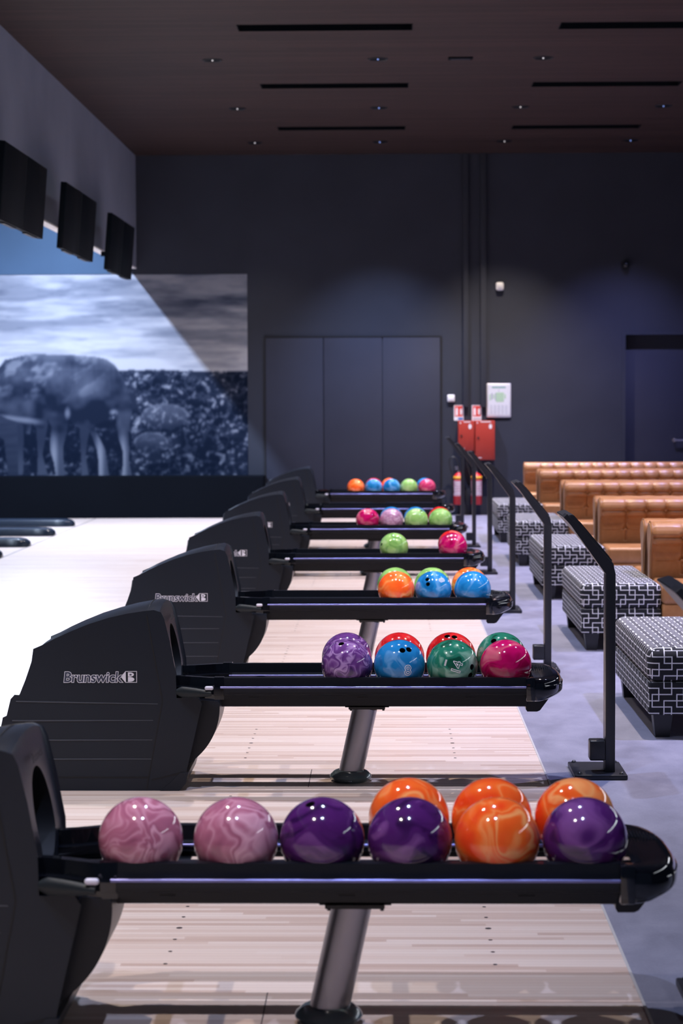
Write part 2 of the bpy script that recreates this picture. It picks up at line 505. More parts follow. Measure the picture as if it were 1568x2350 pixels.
# far wall, with the recess of the right-hand door
bm = bmesh.new()
box(bm, -12, 3.32, WALL_Y, WALL_Y + 0.25, 0, 5.4)
box(bm, 3.32, 4.32, WALL_Y, WALL_Y + 0.25, 2.492, 5.4)
box(bm, 4.32, 7.5, WALL_Y, WALL_Y + 0.25, 0, 5.4)
struct(bm_obj('wall_back', bm, M['wall']))
struct(box_obj('wall_low', (-12, -1.677, WALL_Y - 0.65, WALL_Y - 0.001, 0, 0.565), M['lowblack']))
struct(box_obj('wall_right', (7.4, 7.6, -1.5, WALL_Y + .25, 0, 5.4), M['wall']))
# ceiling over the approach, with slots cut as real recesses from boxes
SLOT_Y = [26.28 - 3.56 * k for k in range(7)]
SLOT_X = [(-1.335, 0.255), (1.584, 3.172)]
bm = bmesh.new()
hy = 0.16
ys = []
edges_y = [-1.5]
for sy in sorted(SLOT_Y):
    edges_y += [sy - hy, sy + hy]
edges_y.append(WALL_Y + 0.25)
for i in range(len(edges_y) - 1):
    a, b = edges_y[i], edges_y[i + 1]
    if i % 2 == 0:
        box(bm, BX - 0.1, 7.5, a, b, CEIL, CEIL + 0.05)
    else:
        for x0, x1 in ((BX - 0.1, SLOT_X[0][0]), (SLOT_X[0][1], SLOT_X[1][0]), (SLOT_X[1][1], 7.5)):
            box(bm, x0, x1, a, b, CEIL, CEIL + 0.05)
struct(bm_obj('ceiling', bm, M['ceiling']))
struct(box_obj('ceiling_lanes', (-12, BX - 0.1, -1.5, WALL_Y + 0.25, CEIL + 0.0, CEIL + 0.05), M['lowblack']))
struct(box_obj('ceiling_void', (-3.5, 7.5, -1.5, WALL_Y + 0.25, CEIL + 0.35, CEIL + 0.4), M['slot']))

# bulkhead above the foul line
bm = bmesh.new()
box(bm, BX - 0.105, BX, -1.5, WALL_Y - 0.002, 3.45, CEIL - 0.001)
bo = bm_obj('wall_bulkhead', bm, [M['bulk']]); struct(bo)
struct(box_obj('trim_3', (BX - 0.105, BX, -1.5, WALL_Y - 0.003, 3.432, 3.4495), M['bulk_under']))  # bulkhead's lower face, painted pale as if lit

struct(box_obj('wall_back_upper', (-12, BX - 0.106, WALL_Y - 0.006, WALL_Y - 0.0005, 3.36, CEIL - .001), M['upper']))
# folding door set in the far wall
def frame_bars(bm, x0, x1, z0, z1, y0, y1, t):
    box(bm, x0 - t, x0, y0, y1, z0, z1 + t); box(bm, x1, x1 + t, y0, y1, z0, z1 + t); box(bm, x0, x1, y0, y1, z1, z1 + t)
door = bpy.data.objects.new('door_1', None); link(door); door.location = (-0.45, WALL_Y, 0); struct(door)
bm = bmesh.new(); frame_bars(bm, -1.668 + .45, 0.764 + .45, 0, 2.474, -0.022, -0.0005, 0.014)
bm_obj('door_frame', bm, M['seam'], door)
xs = [-1.668, -0.859, -0.042, 0.764]
for a, b in zip(xs, xs[1:]):
    box_obj('door_panel', (a + .45 + 0.006, b + .45 - 0.006, -0.018, -0.0005, 0.01, 2.468), M['door'], door, bev=0.003)
door = bpy.data.objects.new('door_2', None); link(door); door.location = (3.82, WALL_Y, 0); struct(door)
bm = bmesh.new(); frame_bars(bm, -0.498, 0.498, 0, 2.49, -0.012, -0.0005, 0.046)
bm_obj('door_frame', bm, M['wall'], door)
box_obj('door_leaf', (-0.498, 0.498, 0.10, 0.145, 0.005, 2.489), M['door'], door, bev=0.003)
bm = bmesh.new(); cyl(bm, (0.19, 0.10, 1.03), (0.19, 0.045, 1.03), 0.011, n=12); cyl(bm, (0.185, 0.05, 1.03), (0.32, 0.05, 1.03), 0.010, n=12)
cyl(bm, (0.19, 0.10, 1.03), (0.19, 0.093, 1.03), 0.026, n=20)
bm_obj('door_handle', bm, M['chrome_knob'], door, smooth=True, sharp=40)

# ------------------------------------------------------------------ mural: a black and white photograph of cattle, printed on the wall
def value_noise(x, y, seed):
    xi = np.floor(x).astype(np.int64); yi = np.floor(y).astype(np.int64)
    fx = x - xi; fy = y - yi
    fx = fx * fx * (3 - 2 * fx); fy = fy * fy * (3 - 2 * fy)
    def h(a, b):
        n = (a * 374761393 + b * 668265263 + seed * 974634777) & 0x7fffffff
        n = ((n ^ (n >> 13)) * 1274126177) & 0x7fffffff
        return ((n ^ (n >> 16)) & 0xffff) / 65535.0
    return (h(xi, yi) * (1 - fx) + h(xi + 1, yi) * fx) * (1 - fy) + (h(xi, yi + 1) * (1 - fx) + h(xi + 1, yi + 1) * fx) * fy
def fbm(x, y, seed, oct=4, gain=0.5):
    s = 0; a = 1; t = 0
    for i in range(oct):
        s = s + a * value_noise(x * 2 ** i, y * 2 ** i, seed + i); t += a; a *= gain
    return s / t
def poly_mask(X, Y, poly):
    c = np.zeros(X.shape, bool); n = len(poly)
    for i in range(n):
        x0, y0 = poly[i]; x1, y1 = poly[(i + 1) % n]
        if y0 == y1: continue
        cond = ((y0 > Y) != (y1 > Y)) & (X < (x1 - x0) * (Y - y0) / (y1 - y0) + x0)
        c ^= cond
    return c
def smooth(e0, e1, x):
    t = np.clip((x - e0) / (e1 - e0), 0, 1); return t * t * (3 - 2 * t)
MUR_X1, MUR_X0, MUR_Z1, MUR_Z0 = -1.914, -8.6, 3.352, 0.5
nx = 470; nz = 232
u = np.concatenate([np.linspace(MUR_X0, -5.6, 60, endpoint=False), np.linspace(-5.6, MUR_X1, nx - 60)])
zz = np.linspace(MUR_Z0, MUR_Z1, nz)
UX, UZ = np.meshgrid(u, zz)
# print coordinates q (right), r (down) in hand units of 1/1000 of the print
q = (UX - (-5.37)) / 0.006065 * 2.45
r = (3.352 - UZ) / 0.006052 * 2.45 + 73
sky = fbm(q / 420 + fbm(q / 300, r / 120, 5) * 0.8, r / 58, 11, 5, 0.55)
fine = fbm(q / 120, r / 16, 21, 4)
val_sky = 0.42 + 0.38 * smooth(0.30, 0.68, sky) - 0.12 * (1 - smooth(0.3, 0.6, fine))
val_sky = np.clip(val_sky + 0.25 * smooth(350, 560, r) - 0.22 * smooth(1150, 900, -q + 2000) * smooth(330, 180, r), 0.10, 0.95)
horizon = 602 + 14 * fbm(q / 60, q * 0, 31, 3) + 0.02 * np.maximum(q - 900, 0)
rx = q + 40 * fbm(q / 60, r / 60, 41, 2); ry = r + 30 * fbm(q / 60, r / 60, 43, 2)
g1 = fbm(rx / 26, ry / 17, 51, 4, 0.6); g2 = fbm(rx / 110, ry / 80, 61, 3)
ridge = 1 - np.abs(2 * fbm(rx / 55, ry / 34, 71, 3) - 1)
val_g = 0.006 + 0.62 * smooth(0.56, 0.80, g1) * (0.4 + 0.9 * smooth(0.35, 0.65, g2)) + 0.035 * smooth(0.35, 0.7, g2) + 0.07 * smooth(0.88, 0.99, ridge)
for cx, cy, ax, ay, v0 in [(930, 870, 130, 70, .12), (850, 1020, 95, 60, .10)]:
    d = ((q - cx) / ax) ** 2 + ((r - cy) / ay) ** 2
    up = smooth(cy + ay, cy - ay, r)
    val_g = np.where(d < 1, val_g * 0.55 + v0 * (0.3 + up), val_g)
    val_g = np.where((d > 0.84) & (d < 1.08) & (r < cy), np.maximum(val_g, 0.55 * g1), val_g)
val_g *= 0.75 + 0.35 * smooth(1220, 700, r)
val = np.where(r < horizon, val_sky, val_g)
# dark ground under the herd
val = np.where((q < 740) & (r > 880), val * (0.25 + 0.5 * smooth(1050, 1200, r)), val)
herd_back = [(-900, 640), (-700, 560), (-500, 540), (-300, 560), (-200, 580), (-60, 600), (60, 840), (150, 900), (110, 960), (110, 1205), (40, 1205), (20, 1000), (-40, 960), (-60, 1205), (-130, 1205), (-150, 980), (-300, 960), (-600, 960), (-620, 1205), (-700, 1205), (-720, 960), (-820, 930), (-900, 800)]
mk = poly_mask(q, r, herd_back)
val = np.where(mk, 0.05 + 0.12 * smooth(800, 540, r) + 0.05 * fine, val)
for leg in ([(200, 900), (270, 900), (250, 1010), (235, 1080), (265, 1200), (205, 1200), (210, 1080)],
            [(445, 900), (515, 900), (490, 1010), (480, 1090), (495, 1200), (455, 1200), (455, 1080), (450, 1000)],
            [(95, 870), (135, 880), (130, 1000), (125, 1195), (100, 1195)]):
    val = np.where(poly_mask(q, r, leg), 0.06 + 0.10 * smooth(1000, 1190, r), val)
body = [(-90, 700), (-40, 610), (0, 585), (30, 548), (80, 537), (150, 520), (210, 515), (300, 520), (420, 522), (540, 532), (600, 545), (650, 580), (690, 640), (715, 700),
        (735, 760), (745, 840), (735, 900), (722, 960), (727, 1050), (724, 1120), (740, 1205), (684, 1205), (692, 1130), (690, 1060), (670, 1000), (655, 930), (652, 845), (610, 885),
        (560, 905), (528, 925), (555, 985), (592, 1060), (600, 1130), (612, 1205), (553, 1205), (555, 1130), (545, 1060), (520, 985), (488, 925), (440, 930), (385, 880), (374, 960), (352, 1040),
        (355, 1120), (362, 1210), (310, 1205), (302, 1130), (280, 1060), (280, 1000), (290, 930), (268, 885), (240, 940), (200, 930), (180, 905), (165, 965), (140, 962), (128, 915), (90, 895), (40, 878),
        (0, 860), (-60, 880), (-120, 930), (-170, 900), (-150, 800)]
mk = poly_mask(q, r, body)
hair = fbm(q / 14, r / 60, 81, 3); blot = fbm(q / 110, r / 90, 91, 3)
bv = 0.03 + 0.09 * smooth(880, 620, r) * smooth(-50, 250, q) + 0.05 * (hair - 0.42) * smooth(900, 600, r) + 0.26 * (blot - 0.45)
bv = bv + 0.16 * smooth(60, 0, np.abs(r - (525 + np.maximum(q - 560, 0) ** 2 * 0.0035))) * (0.4 + 0.6 * smooth(60, 500, q))
bv = bv - 0.10 * smooth(130, 0, np.hypot((q - 480) / 1.6, r - 860)) - 0.06 * smooth(90, 0, np.hypot(q - 400, r - 560))
legl = smooth(900, 1100, r)
bv = bv * (1 - legl) + legl * (0.16 + 0.40 * smooth(20, 0, np.abs(((q + 20) % 130) - 60) * 0.6))
bv = bv + 0.26 * smooth(0.50, 0.72, fbm((q + r * 0.6) / 70, r / 60, 97, 3)) * smooth(840, 640, r) * smooth(640, 420, q)
bv = np.where((r > 860) & (q > 560) & (q < 665) & (r < 1000), bv * 0.6, bv)
bv = bv + 0.35 * smooth(30, 0, np.hypot((q - 380) / 0.8, (r - 850) / 1.6)) + 0.4 * smooth(22, 0, np.hypot((q - 640) / 1.5, (r - 845) / 1.0))
bv = bv + 0.38 * smooth(26, 0, np.abs(r - (872 + np.maximum(q, 0) * 0.12))) * smooth(280, 150, q) * smooth(-60, 20, q)
val = np.where(mk, np.clip(bv, 0.02, 0.85), val)
val = np.clip(val, 0.012, 0.9)
for _ in range(2):
    pv = np.pad(val, 1, mode='edge')
    val = sum(pv[i:i + nz, j:j + nx] * k for i, j, k in [(1, 1, .36), (0, 1, .12), (2, 1, .12), (1, 0, .12), (1, 2, .12), (0, 0, .04), (0, 2, .04), (2, 0, .04), (2, 2, .04)])
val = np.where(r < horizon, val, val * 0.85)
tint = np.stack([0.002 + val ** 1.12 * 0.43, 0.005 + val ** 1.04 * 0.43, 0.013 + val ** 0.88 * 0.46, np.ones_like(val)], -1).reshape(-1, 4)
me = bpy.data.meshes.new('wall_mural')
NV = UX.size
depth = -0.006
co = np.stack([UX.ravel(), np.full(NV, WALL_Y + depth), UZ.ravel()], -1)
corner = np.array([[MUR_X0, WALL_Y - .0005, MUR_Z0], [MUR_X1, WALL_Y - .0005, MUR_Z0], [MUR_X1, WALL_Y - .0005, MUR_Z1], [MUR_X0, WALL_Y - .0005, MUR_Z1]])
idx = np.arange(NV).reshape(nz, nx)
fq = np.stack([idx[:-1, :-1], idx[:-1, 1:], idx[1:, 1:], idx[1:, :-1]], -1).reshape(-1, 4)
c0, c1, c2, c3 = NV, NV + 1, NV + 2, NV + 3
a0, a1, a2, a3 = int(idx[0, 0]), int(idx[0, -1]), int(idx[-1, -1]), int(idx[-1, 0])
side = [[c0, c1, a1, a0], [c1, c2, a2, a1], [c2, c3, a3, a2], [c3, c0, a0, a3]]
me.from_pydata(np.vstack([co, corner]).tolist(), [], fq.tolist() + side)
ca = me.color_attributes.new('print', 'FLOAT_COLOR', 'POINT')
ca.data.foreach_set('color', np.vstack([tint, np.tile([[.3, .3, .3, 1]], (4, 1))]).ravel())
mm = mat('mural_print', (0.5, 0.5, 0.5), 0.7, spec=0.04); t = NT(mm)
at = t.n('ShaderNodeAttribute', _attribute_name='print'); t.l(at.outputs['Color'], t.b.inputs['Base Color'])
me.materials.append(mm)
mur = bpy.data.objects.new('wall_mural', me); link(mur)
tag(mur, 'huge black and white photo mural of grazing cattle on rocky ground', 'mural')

# ------------------------------------------------------------------ lane division caps
def make_cap():
    bm = bmesh.new()
    def ring(x, k, zt):
        return [(x, y * k, z * zt) for y, z in ((-.14, 0), (-.14, .055), (-.12, .085), (-.07, .1), (.07, .1), (.12, .085), (.14, .055), (.14, 0))]
    prof = [(-8.0, 1, 1), (-.25, 1, 1), (-.12, .97, .98), (-.05, .85, .85), (-.012, .62, .6), (0, .4, .3)]
    R = [[bm.verts.new(p) for p in ring(x, k, zt)] for x, k, zt in prof]
    for A, Bb in zip(R, R[1:]):
        for i in range(7): bm.faces.new((A[i], A[i + 1], Bb[i + 1], Bb[i]))
    bm.faces.new(R[0]); bm.faces.new(R[-1])
    return bm
capl = ['dark lane divider cap nearest the low black wall', 'dark lane divider cap, second from the low black wall', 'dark lane divider cap, third from the low black wall',
        'dark lane divider cap at the left edge, nearest of the four in view']
c0o = None
for i, (cx, cy) in enumerate([(-3.99, 26.7), (-3.95, 24.87), (-3.94, 23.05), (-3.95, 21.4)]):
    if c0o is None:
        c0o = bm_obj('lane_divider', make_cap(), M['cap'], smooth=True, sharp=35); c = c0o
    else:
        c = c0o.copy(); link(c)
    c.location = (cx, cy, 0.003)
    tag(c, capl[i], 'lane divider', 'lane dividers beyond the foul line')

# ------------------------------------------------------------------ ball return: hood, rails, nose, pole
def inset_layers(outline, layers, bm):
    """outline [(x, z, kind)], layers [(y, inset_side, drop_top)]"""
    n = len(outline)
    nor = []
    for i in range(n):
        x0, z0 = outline[i - 1][:2]; x1, z1 = outline[(i + 1) % n][:2]
        dx, dz = x1 - x0, z1 - z0; L = math.hypot(dx, dz)
        nor.append((dz / L, -dx / L))
    rings = []
    for y, ins, drop in layers:
        ring = []
        for (x, z, k), (nx_, nz_) in zip(outline, nor):
            i2 = ins if k != 'b' else 0
            fd = float(np.interp(x, [-1.5, -1.452, -1.39, -1.316, -1.15, -.9], [-.76, -.09, .27, .5, .7, 1.0])) if k == 't' else 0
            sx = 0.036 * min(1, max(0, (-1.30 - x) / .19)) * min(1, max(0, (z - .40) / .15)) * drop / .034 if x < -1.3 and z > .401 else 0
            ring.append(bm.verts.new((x - nx_ * i2 + sx, y, z - nz_ * i2 - drop * fd)))
        rings.append(ring)
    for A, Bb in zip(rings, rings[1:]):
        for i in range(n):
            bm.faces.new((A[i], A[(i + 1) % n], Bb[(i + 1) % n], Bb[i]))
    bm.faces.new(rings[0]); bm.faces.new(rings[-1][::-1])

HW = 0.232
hood_outline = [  # clockwise seen from the near side, starting at the front foot
    (-0.90, 0.0, 'b'), (-1.66, 0.0, 'b'), (-1.652, 0.145, 's'), (-1.640, 0.152, 's'), (-1.622, 0.226, 's'), (-1.606, 0.233, 's'), (-1.590, 0.308, 's'), (-1.574, 0.315, 's'),
    (-1.556, 0.386, 's'), (-1.546, 0.397, 's'), (-1.520, 0.401, 's'), (-1.509, 0.470, 's'), (-1.501, 0.545, 's'), (-1.497, 0.568, 't'), (-1.452, 0.604, 't'), (-1.390, 0.642, 't'), (-1.316, 0.677, 't'), (-1.235, 0.712, 't'),
    (-1.150, 0.742, 't'), (-1.075, 0.762, 't'), (-1.007, 0.775, 't'), (-0.965, 0.781, 't'), (-0.943, 0.775, 't'), (-0.934, 0.755, 't'),
    (-0.912, 0.63, 's'), (-0.888, 0.50, 's'), (-0.882, 0.386, 's'), (-0.786, 0.383, 's'), (-0.779, 0.372, 's'), (-0.842, 0.104, 's'), (-0.842, 0.03, 'b')]
def eval_mesh(o):
    bpy.context.view_layer.update()
    return bpy.data.meshes.new_from_object(o.evaluated_get(bpy.context.evaluated_depsgraph_get()))

def make_return(loc, label):
    root = empty('ball_return', loc, label, 'ball return', 'black ball returns in a row across the approach')
    bm = bmesh.new()
    lay = []
    for s in (-1, 1):
        seq = [(HW, .012, .034), (HW - .003, .006, .031), (HW - .010, .001, .026), (HW - .025, 0, .021), (HW - .06, 0, .014), (HW - .11, 0, .006), (HW - .17, 0, .0015)]
        lay.append([(s * y, i, d) for y, i, d in seq])
    layers = lay[0] + [(0, 0, 0)] + lay[1][::-1]
    inset_layers(hood_outline, layers, bm)
    hood = bm_obj('hood', bm, [M['hood'], M['hood_dark']], root, smooth=True, sharp=32)
    # mouth where the balls come out
    cb = bmesh.new(); n = 48
    def oval(x):
        out = []
        for i in range(n):
            a = 2 * PI * i / n
            out.append(cb.verts.new((x, 0.012 + 0.128 * math.cos(a), 0.545 + (0.135 if math.sin(a) > 0 else 0.125) * math.sin(a))))
        return out
    A, C = oval(-1.22), oval(-0.80)
    for i in range(n): cb.faces.new((A[i], A[(i + 1) % n], C[(i + 1) % n], C[i]))
    cb.faces.new(A); cb.faces.new(C[::-1])
    for f in cb.faces: f.material_index = 0
    cutter = bm_obj('cutter', cb, [M['hood_dark']], root)
    md = hood.modifiers.new('mouth', 'BOOLEAN'); md.operation = 'DIFFERENCE'; md.object = cutter; md.solver = 'EXACT'
    try: md.material_mode = 'TRANSFER'
    except Exception: pass
    me = eval_mesh(hood)
    hood.modifiers.clear(); hood.data = me
    bpy.data.objects.remove(cutter)
    me.set_sharp_from_angle(angle=math.radians(32))
    # lip around the mouth
    # side seams, ribs
    yf = -HW - 0.0006
    def strip(bm, pts, wd, y, th=0.0012):
        for (x0, z0), (x1, z1) in zip(pts, pts[1:]):
            d = Vector((x1 - x0, z1 - z0)).normalized(); nn = Vector((-d.y, d.x)) * wd / 2
            P = [(x0 + nn.x, z0 + nn.y), (x1 + nn.x, z1 + nn.y), (x1 - nn.x, z1 - nn.y), (x0 - nn.x, z0 - nn.y)]
            extrude_y(bm, P, y - th, y + 0.006)
    for s in (-1, 1):
        bm = bmesh.new()
        strip(bm, [(-0.995, 0.738), (-0.932, 0.383), (-1.001, 0.015)], 0.0045, s * (HW + .0004) + (0 if s < 0 else -.005))
        strip(bm, [(-1.55, 0.062), (-0.995, 0.062)], 0.003, s * (HW + .0004) + (0 if s < 0 else -.005))
        strip(bm, [(-0.98, 0.05), (-0.85, 0.083)], 0.003, s * (HW + .0004) + (0 if s < 0 else -.005))
        bm_obj('seam', bm, M['seam'], root)
    for z, x0, x1 in ((0.381, -1.545, -0.952), (0.300, -1.562, -0.972), (0.218, -1.595, -0.976), (0.138, -1.63, -0.980)):
        m_ = 26
        for s in (-1, 1):
            bm = bmesh.new(); A, C = [], []
            for i in range(m_ + 1):
                tt = i / m_; x = x0 + (x1 - x0) * tt
                h = 0.0036 * (1 - tt ** 3) + 0.0008
                zc = z - 0.012 * tt * (1 if z > .35 else 0)
                y = s * (HW - .004)
                A.append([bm.verts.new((x, y, zc + .0025)), bm.verts.new((x, s * (HW + h * .55), zc + .001)), bm.verts.new((x, s * (HW + h * .55), zc - .0015)), bm.verts.new((x, y, zc - h * 1.5 - .002))])
            for P, Q in zip(A, A[1:]):
                for k in range(3): bm.faces.new((P[k], P[k + 1], Q[k + 1], Q[k]))
            bm.faces.new(A[0]); bm.faces.new(A[-1][::-1])
            bm_obj('rib', bm, M['rim'], root, smooth=True, sharp=25)
    # front cover edge seen across the top
    bm = bmesh.new()
    tp = []
    for i in range(-12, 13):
        y = HW * i / 12 * 1.003
        tp.append((-0.992 - 0.002, y, 0.7785 - 0.034 * abs(i / 12) ** 2.4))
    tube(bm, tp, 0.0016, 6)
    bm_obj('seam', bm, M['seam'], root)
    # raised badge on the front face above the mouth
    bm = bmesh.new()
    vs, fs = text_geo('Brunswick', 0.036, bold=0.0008, shear=0.2)
    xa, xb = width_of(vs)
    vv = []
    nrm = Vector((0.983, 0, 0.185))
    for v in vs:
        yy = v.x - (xa + xb) / 2; up = v.y
        c_ = Vector((-0.9185, 0, 0.70))
        p = c_ + Vector((0, 1, 0)) * yy + Vector((-0.185, 0, 0.983)) * up + nrm * 0.008
        vv.append(p)
    mesh_obj('badge', vv, fs, M['seam'], root)
    # round housing of the lift behind the foot
    bm = bmesh.new()
    cx, cz, R0 = -0.985, 0.345, 0.285
    pts = []
    for i in range(25):
        a = math.radians(-78 + (78 + 6) * i / 24)
        pts.append((cx + R0 * math.cos(a), cz + R0 * math.sin(a)))
    poly = [(-1.0, 0.03)] + pts + [(-1.0, 0.40)]
    extrude_y(bm, poly, -0.15, 0.15)
    bmesh.ops.bevel(bm, geom=[e for e in bm.edges if abs(e.verts[0].co.y - e.verts[1].co.y) < 1e-6], offset=0.008, segments=2, affect='EDGES')
    bm_obj('lift_housing', bm, M['hood'], root, smooth=True, sharp=35)
    # foot under the front corner
    bm = bmesh.new()
    extrude_y(bm, [(-0.95, 0.0), (-0.868, 0.0), (-0.838, 0.035), (-0.826, 0.082), (-0.86, 0.082), (-0.90, 0.04)], -HW - .004, HW + .004)
    bm_obj('toe', bm, M['hood'], root)
    # wordmark on both sides
    for s in (-1, 1):
        parts_w = ([], []); parts_n = ([], [])
        def put(dst, vs, fs, ox, oz, lift, sc=1.0):
            o_ = len(dst[0])
            for v in vs:
                X = ox + v.x * sc; Z = oz + v.y * sc
                if s < 0: dst[0].append((X, -HW - lift - v.z * 0.35, Z))
                else: dst[0].append((-2.382 - X, HW + lift + v.z * 0.35, Z))
            dst[1].extend([tuple(o_ + k for k in f) for f in fs])
        vf, ff = text_geo('Brunswick', 0.062, bold=0.0024, shear=0.10, spacing=0.97)
        vo, fo = text_geo('Brunswick', 0.062, bold=0.0024, shear=0.10, spacing=0.97, fill=False, outline=0.0011)
        xa, xb = width_of(vo); sc = 0.252 / (xb - xa)
        put(parts_n, vf, ff, -1.345 - xa * sc, 0.4615, 0.0010, sc)
        put(parts_w, vo, fo, -1.345 - xa * sc, 0.4615, 0.0014, sc)
        # white wedge and the boxed B
        def rect(x0, x1, z0, z1): return [Vector((x0, z0, 0)), Vector((x1, z0, 0)), Vector((x1, z1, 0)), Vector((x0, z1, 0))], [(0, 1, 2, 3)]
        bx0, bx1, bz0, bz1 = -1.0865, -1.038, 0.4585, 0.5065
        e = 0.0022
        for rr in ((bx0, bx1, bz0, bz0 + e), (bx0, bx1, bz1 - e, bz1), (bx0, bx0 + e, bz0, bz1), (bx1 - e, bx1, bz0, bz1)):
            a_, f_ = rect(*rr); put(parts_w, a_, f_, 0, 0, 0.0012)
        tri = [Vector((-1.106, 0.4835, 0)), Vector((bx0, 0.459, 0)), Vector((bx0, 0.505, 0))], [(0, 1, 2)]
        put(parts_w, tri[0], tri[1], 0, 0, 0.0010)
        # B made of two bowls with flat left edge
        def bowl(cz, rx_, rz_, x0):
            P = [Vector((x0, cz - rz_, 0))] + [Vector((x0 + 0.008 + rx_ * math.cos(a), cz + rz_ * math.sin(a), 0)) for a in [(-PI / 2 + PI * i / 10) for i in range(11)]] + [Vector((x0, cz + rz_, 0))]
            return P, [tuple(range(len(P)))]
        for cz_, rx_, rz_ in ((0.4925, 0.017, 0.0092), (0.4722, 0.019, 0.0098)):
            P, F_ = bowl(cz_, rx_, rz_, -1.0755); put(parts_w, P, F_, 0, 0, 0.0012)
        # crown cut in the upper bowl
        cr = [Vector(p) for p in ((-1.0685, .4885, 0), (-1.0605, .4885, 0), (-1.0590, .4960, 0), (-1.0620, .4925, 0), (-1.0645, .4975, 0), (-1.0670, .4925, 0), (-1.0700, .4960, 0))]
        put(parts_n, cr, [(0, 1, 2, 3), (0, 3, 4, 5), (0, 5, 6)], 0, 0, 0.0016)
        vs_ = parts_w[0] + parts_n[0]; k0 = len(parts_w[0])
        fs_ = parts_w[1] + [tuple(k0 + k for k in f) for f in parts_n[1]]
        mesh_obj('logo', vs_, fs_, [M['logo_white'], M['logo_navy']], root, midx=[0] * len(parts_w[1]) + [1] * len(parts_n[1]))['label'] = 'white outlined wordmark'
    # rails
    R0x, R1x = -0.687, 0.588
    for s in (-1, 1):
        sec = [(0.0, .478), (-.030, .478), (-.038, .474), (-.040, .466), (-.040, .447), (-.035, .4445), (-.035, .4415), (-.0395, .439), (-.0395, .396), (-.036, .390), (-.004, .390), (-.004, .404), (.026, .412), (.026, .436), (.004, .440)]
        sec = [(-s * -1 * (y) if s < 0 else -y, z) for y, z in sec]
        off = s * 0.236
        bm = bmesh.new(); sweep(bm, [(R0x, off, 0), (R1x, off, 0)], sec)
        rl = bm_obj('side_rail', bm, M['rail'], root)
        for yo in (.0375, -.0255):  # outer and inner tubes carry the rail's highlight line as colour
            bm = bmesh.new(); cyl(bm, (R0x, off + s * yo, .443 if yo > 0 else .428), (R1x, off + s * yo, .443 if yo > 0 else .428), .0045, n=16)
            bm_obj('highlight_line', bm, M['ridge'], root, smooth=True, sharp=60)
        # neck between hood and rail
        bm = bmesh.new()
        sec2 = [(y * 1.0, z) for y, z in sec]
        path = []
        for i in range(9):
            tt = i / 8
            x = -0.892 + (R0x + 0.892) * tt
            path.append((x, s * (0.168 + 0.068 * smoothf(tt)), 0.0))
        sweep(bm, path, sec2)
        bm_obj('neck_rail', bm, M['gloss'], root, smooth=True, sharp=25)
        bm = bmesh.new()
        sec3 = [((y * 1.10 + (0.002 * s)), 0.434 + (z - 0.434) * 1.07) for y, z in sec]
        sweep(bm, [(R0x - .028, off, 0), (R0x + .012, off, 0)], sec3)
        bm_obj('collar', bm, M['gloss'], root)
        # grey handle pad and pale button
        bm = bmesh.new()
        A = []
        for i in range(13):
            tt = i / 12; x = -0.875 + 0.15 * tt
            hgt = 0.020 * (1 - 0.55 * tt ** 2) * min(1, 0.45 + tt * 4)
            yy = s * (0.222 + 0.052 * tt)
            A.append([bm.verts.new((x, yy + s * 0.016 * math.cos(a), 0.418 - 0.012 * (1 - tt) * 0 + hgt * math.sin(a) * 1.2)) for a in [2 * PI * k / 12 for k in range(12)]])
        for P, Q in zip(A, A[1:]):
            for k in range(12): bm.faces.new((P[k], P[(k + 1) % 12], Q[(k + 1) % 12], Q[k]))
        bm.faces.new(A[0]); bm.faces.new(A[-1][::-1])
        bm_obj('bumper_pad', bm, M['pad'], root, smooth=True, sharp=50)
        bm = bmesh.new(); yb = s * 0.2845
        box(bm, -0.752, -0.716, min(yb, yb - s * .02), max(yb, yb - s * .02), .433, .449, bev=.0072, seg=3)
        bm_obj('reset_button', bm, M['button'], root, smooth=True, sharp=60)
        # inner track the balls roll on
        bm = bmesh.new(); ya, yb2 = sorted((s * .055, s * .112))
        box(bm, -0.90, 0.60, ya, yb2, .396, .4115, bev=.003, seg=1)
        bm_obj('ball_track', bm, M['track'], root)
    # spine below
    bm = bmesh.new(); box(bm, -0.86, 0.60, -.05, .05, .330, .386, bev=.004, seg=1)
    for x in (-0.55, -0.1, 0.35): box(bm, x - .02, x + .02, -.235, .235, .3915, .3965)
    bm_obj('spine_beam', bm, M['rail'], root)
    # tab under spine, chin
    bm = bmesh.new(); box(bm, -0.160, -0.005, -.06, .06, .319, .331, bev=.002, seg=1); box(bm, -.175, .012, -.05, .05, .327, .331)
    for yy in (-.06, .06):
        cyl(bm, (-.012, yy * .8, .320), (-.012, yy * .8, .313), .005, n=8); cyl(bm, (-.15, yy * .8, .320), (-.15, yy * .8, .313), .005, n=8)
    bm_obj('bracket', bm, M['black'], root)
    bm = bmesh.new(); extrude_y(bm, [(.592, .40), (.592, .318), (.598, .308), (.640, .308), (.652, .313), (.705, .385), (.705, .40)], -.045, .045)
    bm_obj('chin', bm, M['rail'], root)
    # nose
    bm = bmesh.new()
    nz_ = 34
    def plan(kx, kw, z):
        out = []
        for i in range(nz_ + 1):
            a = -PI / 2 + PI * i / nz_
            c_ = max(0, math.cos(a)); s_ = math.sin(a)
            out.append(bm.verts.new((0.612 + 0.136 * kx * (c_ ** 0.72), 0.279 * kw * math.copysign(abs(s_) ** 0.86, s_), z)))
        return out
    lv = [(.30, .70, .474), (.66, .90, .4795), (.80, .955, .477), (.90, .985, .470), (.955, .998, .456), (.965, 1.0, .449), (1.0, 1.004, .446), (1.0, 1.004, .428), (.99, 1.0, .415), (.93, .99, .405), (.66, .95, .388), (.50, .90, .382)]
    R_ = [plan(*l_) for l_ in lv]
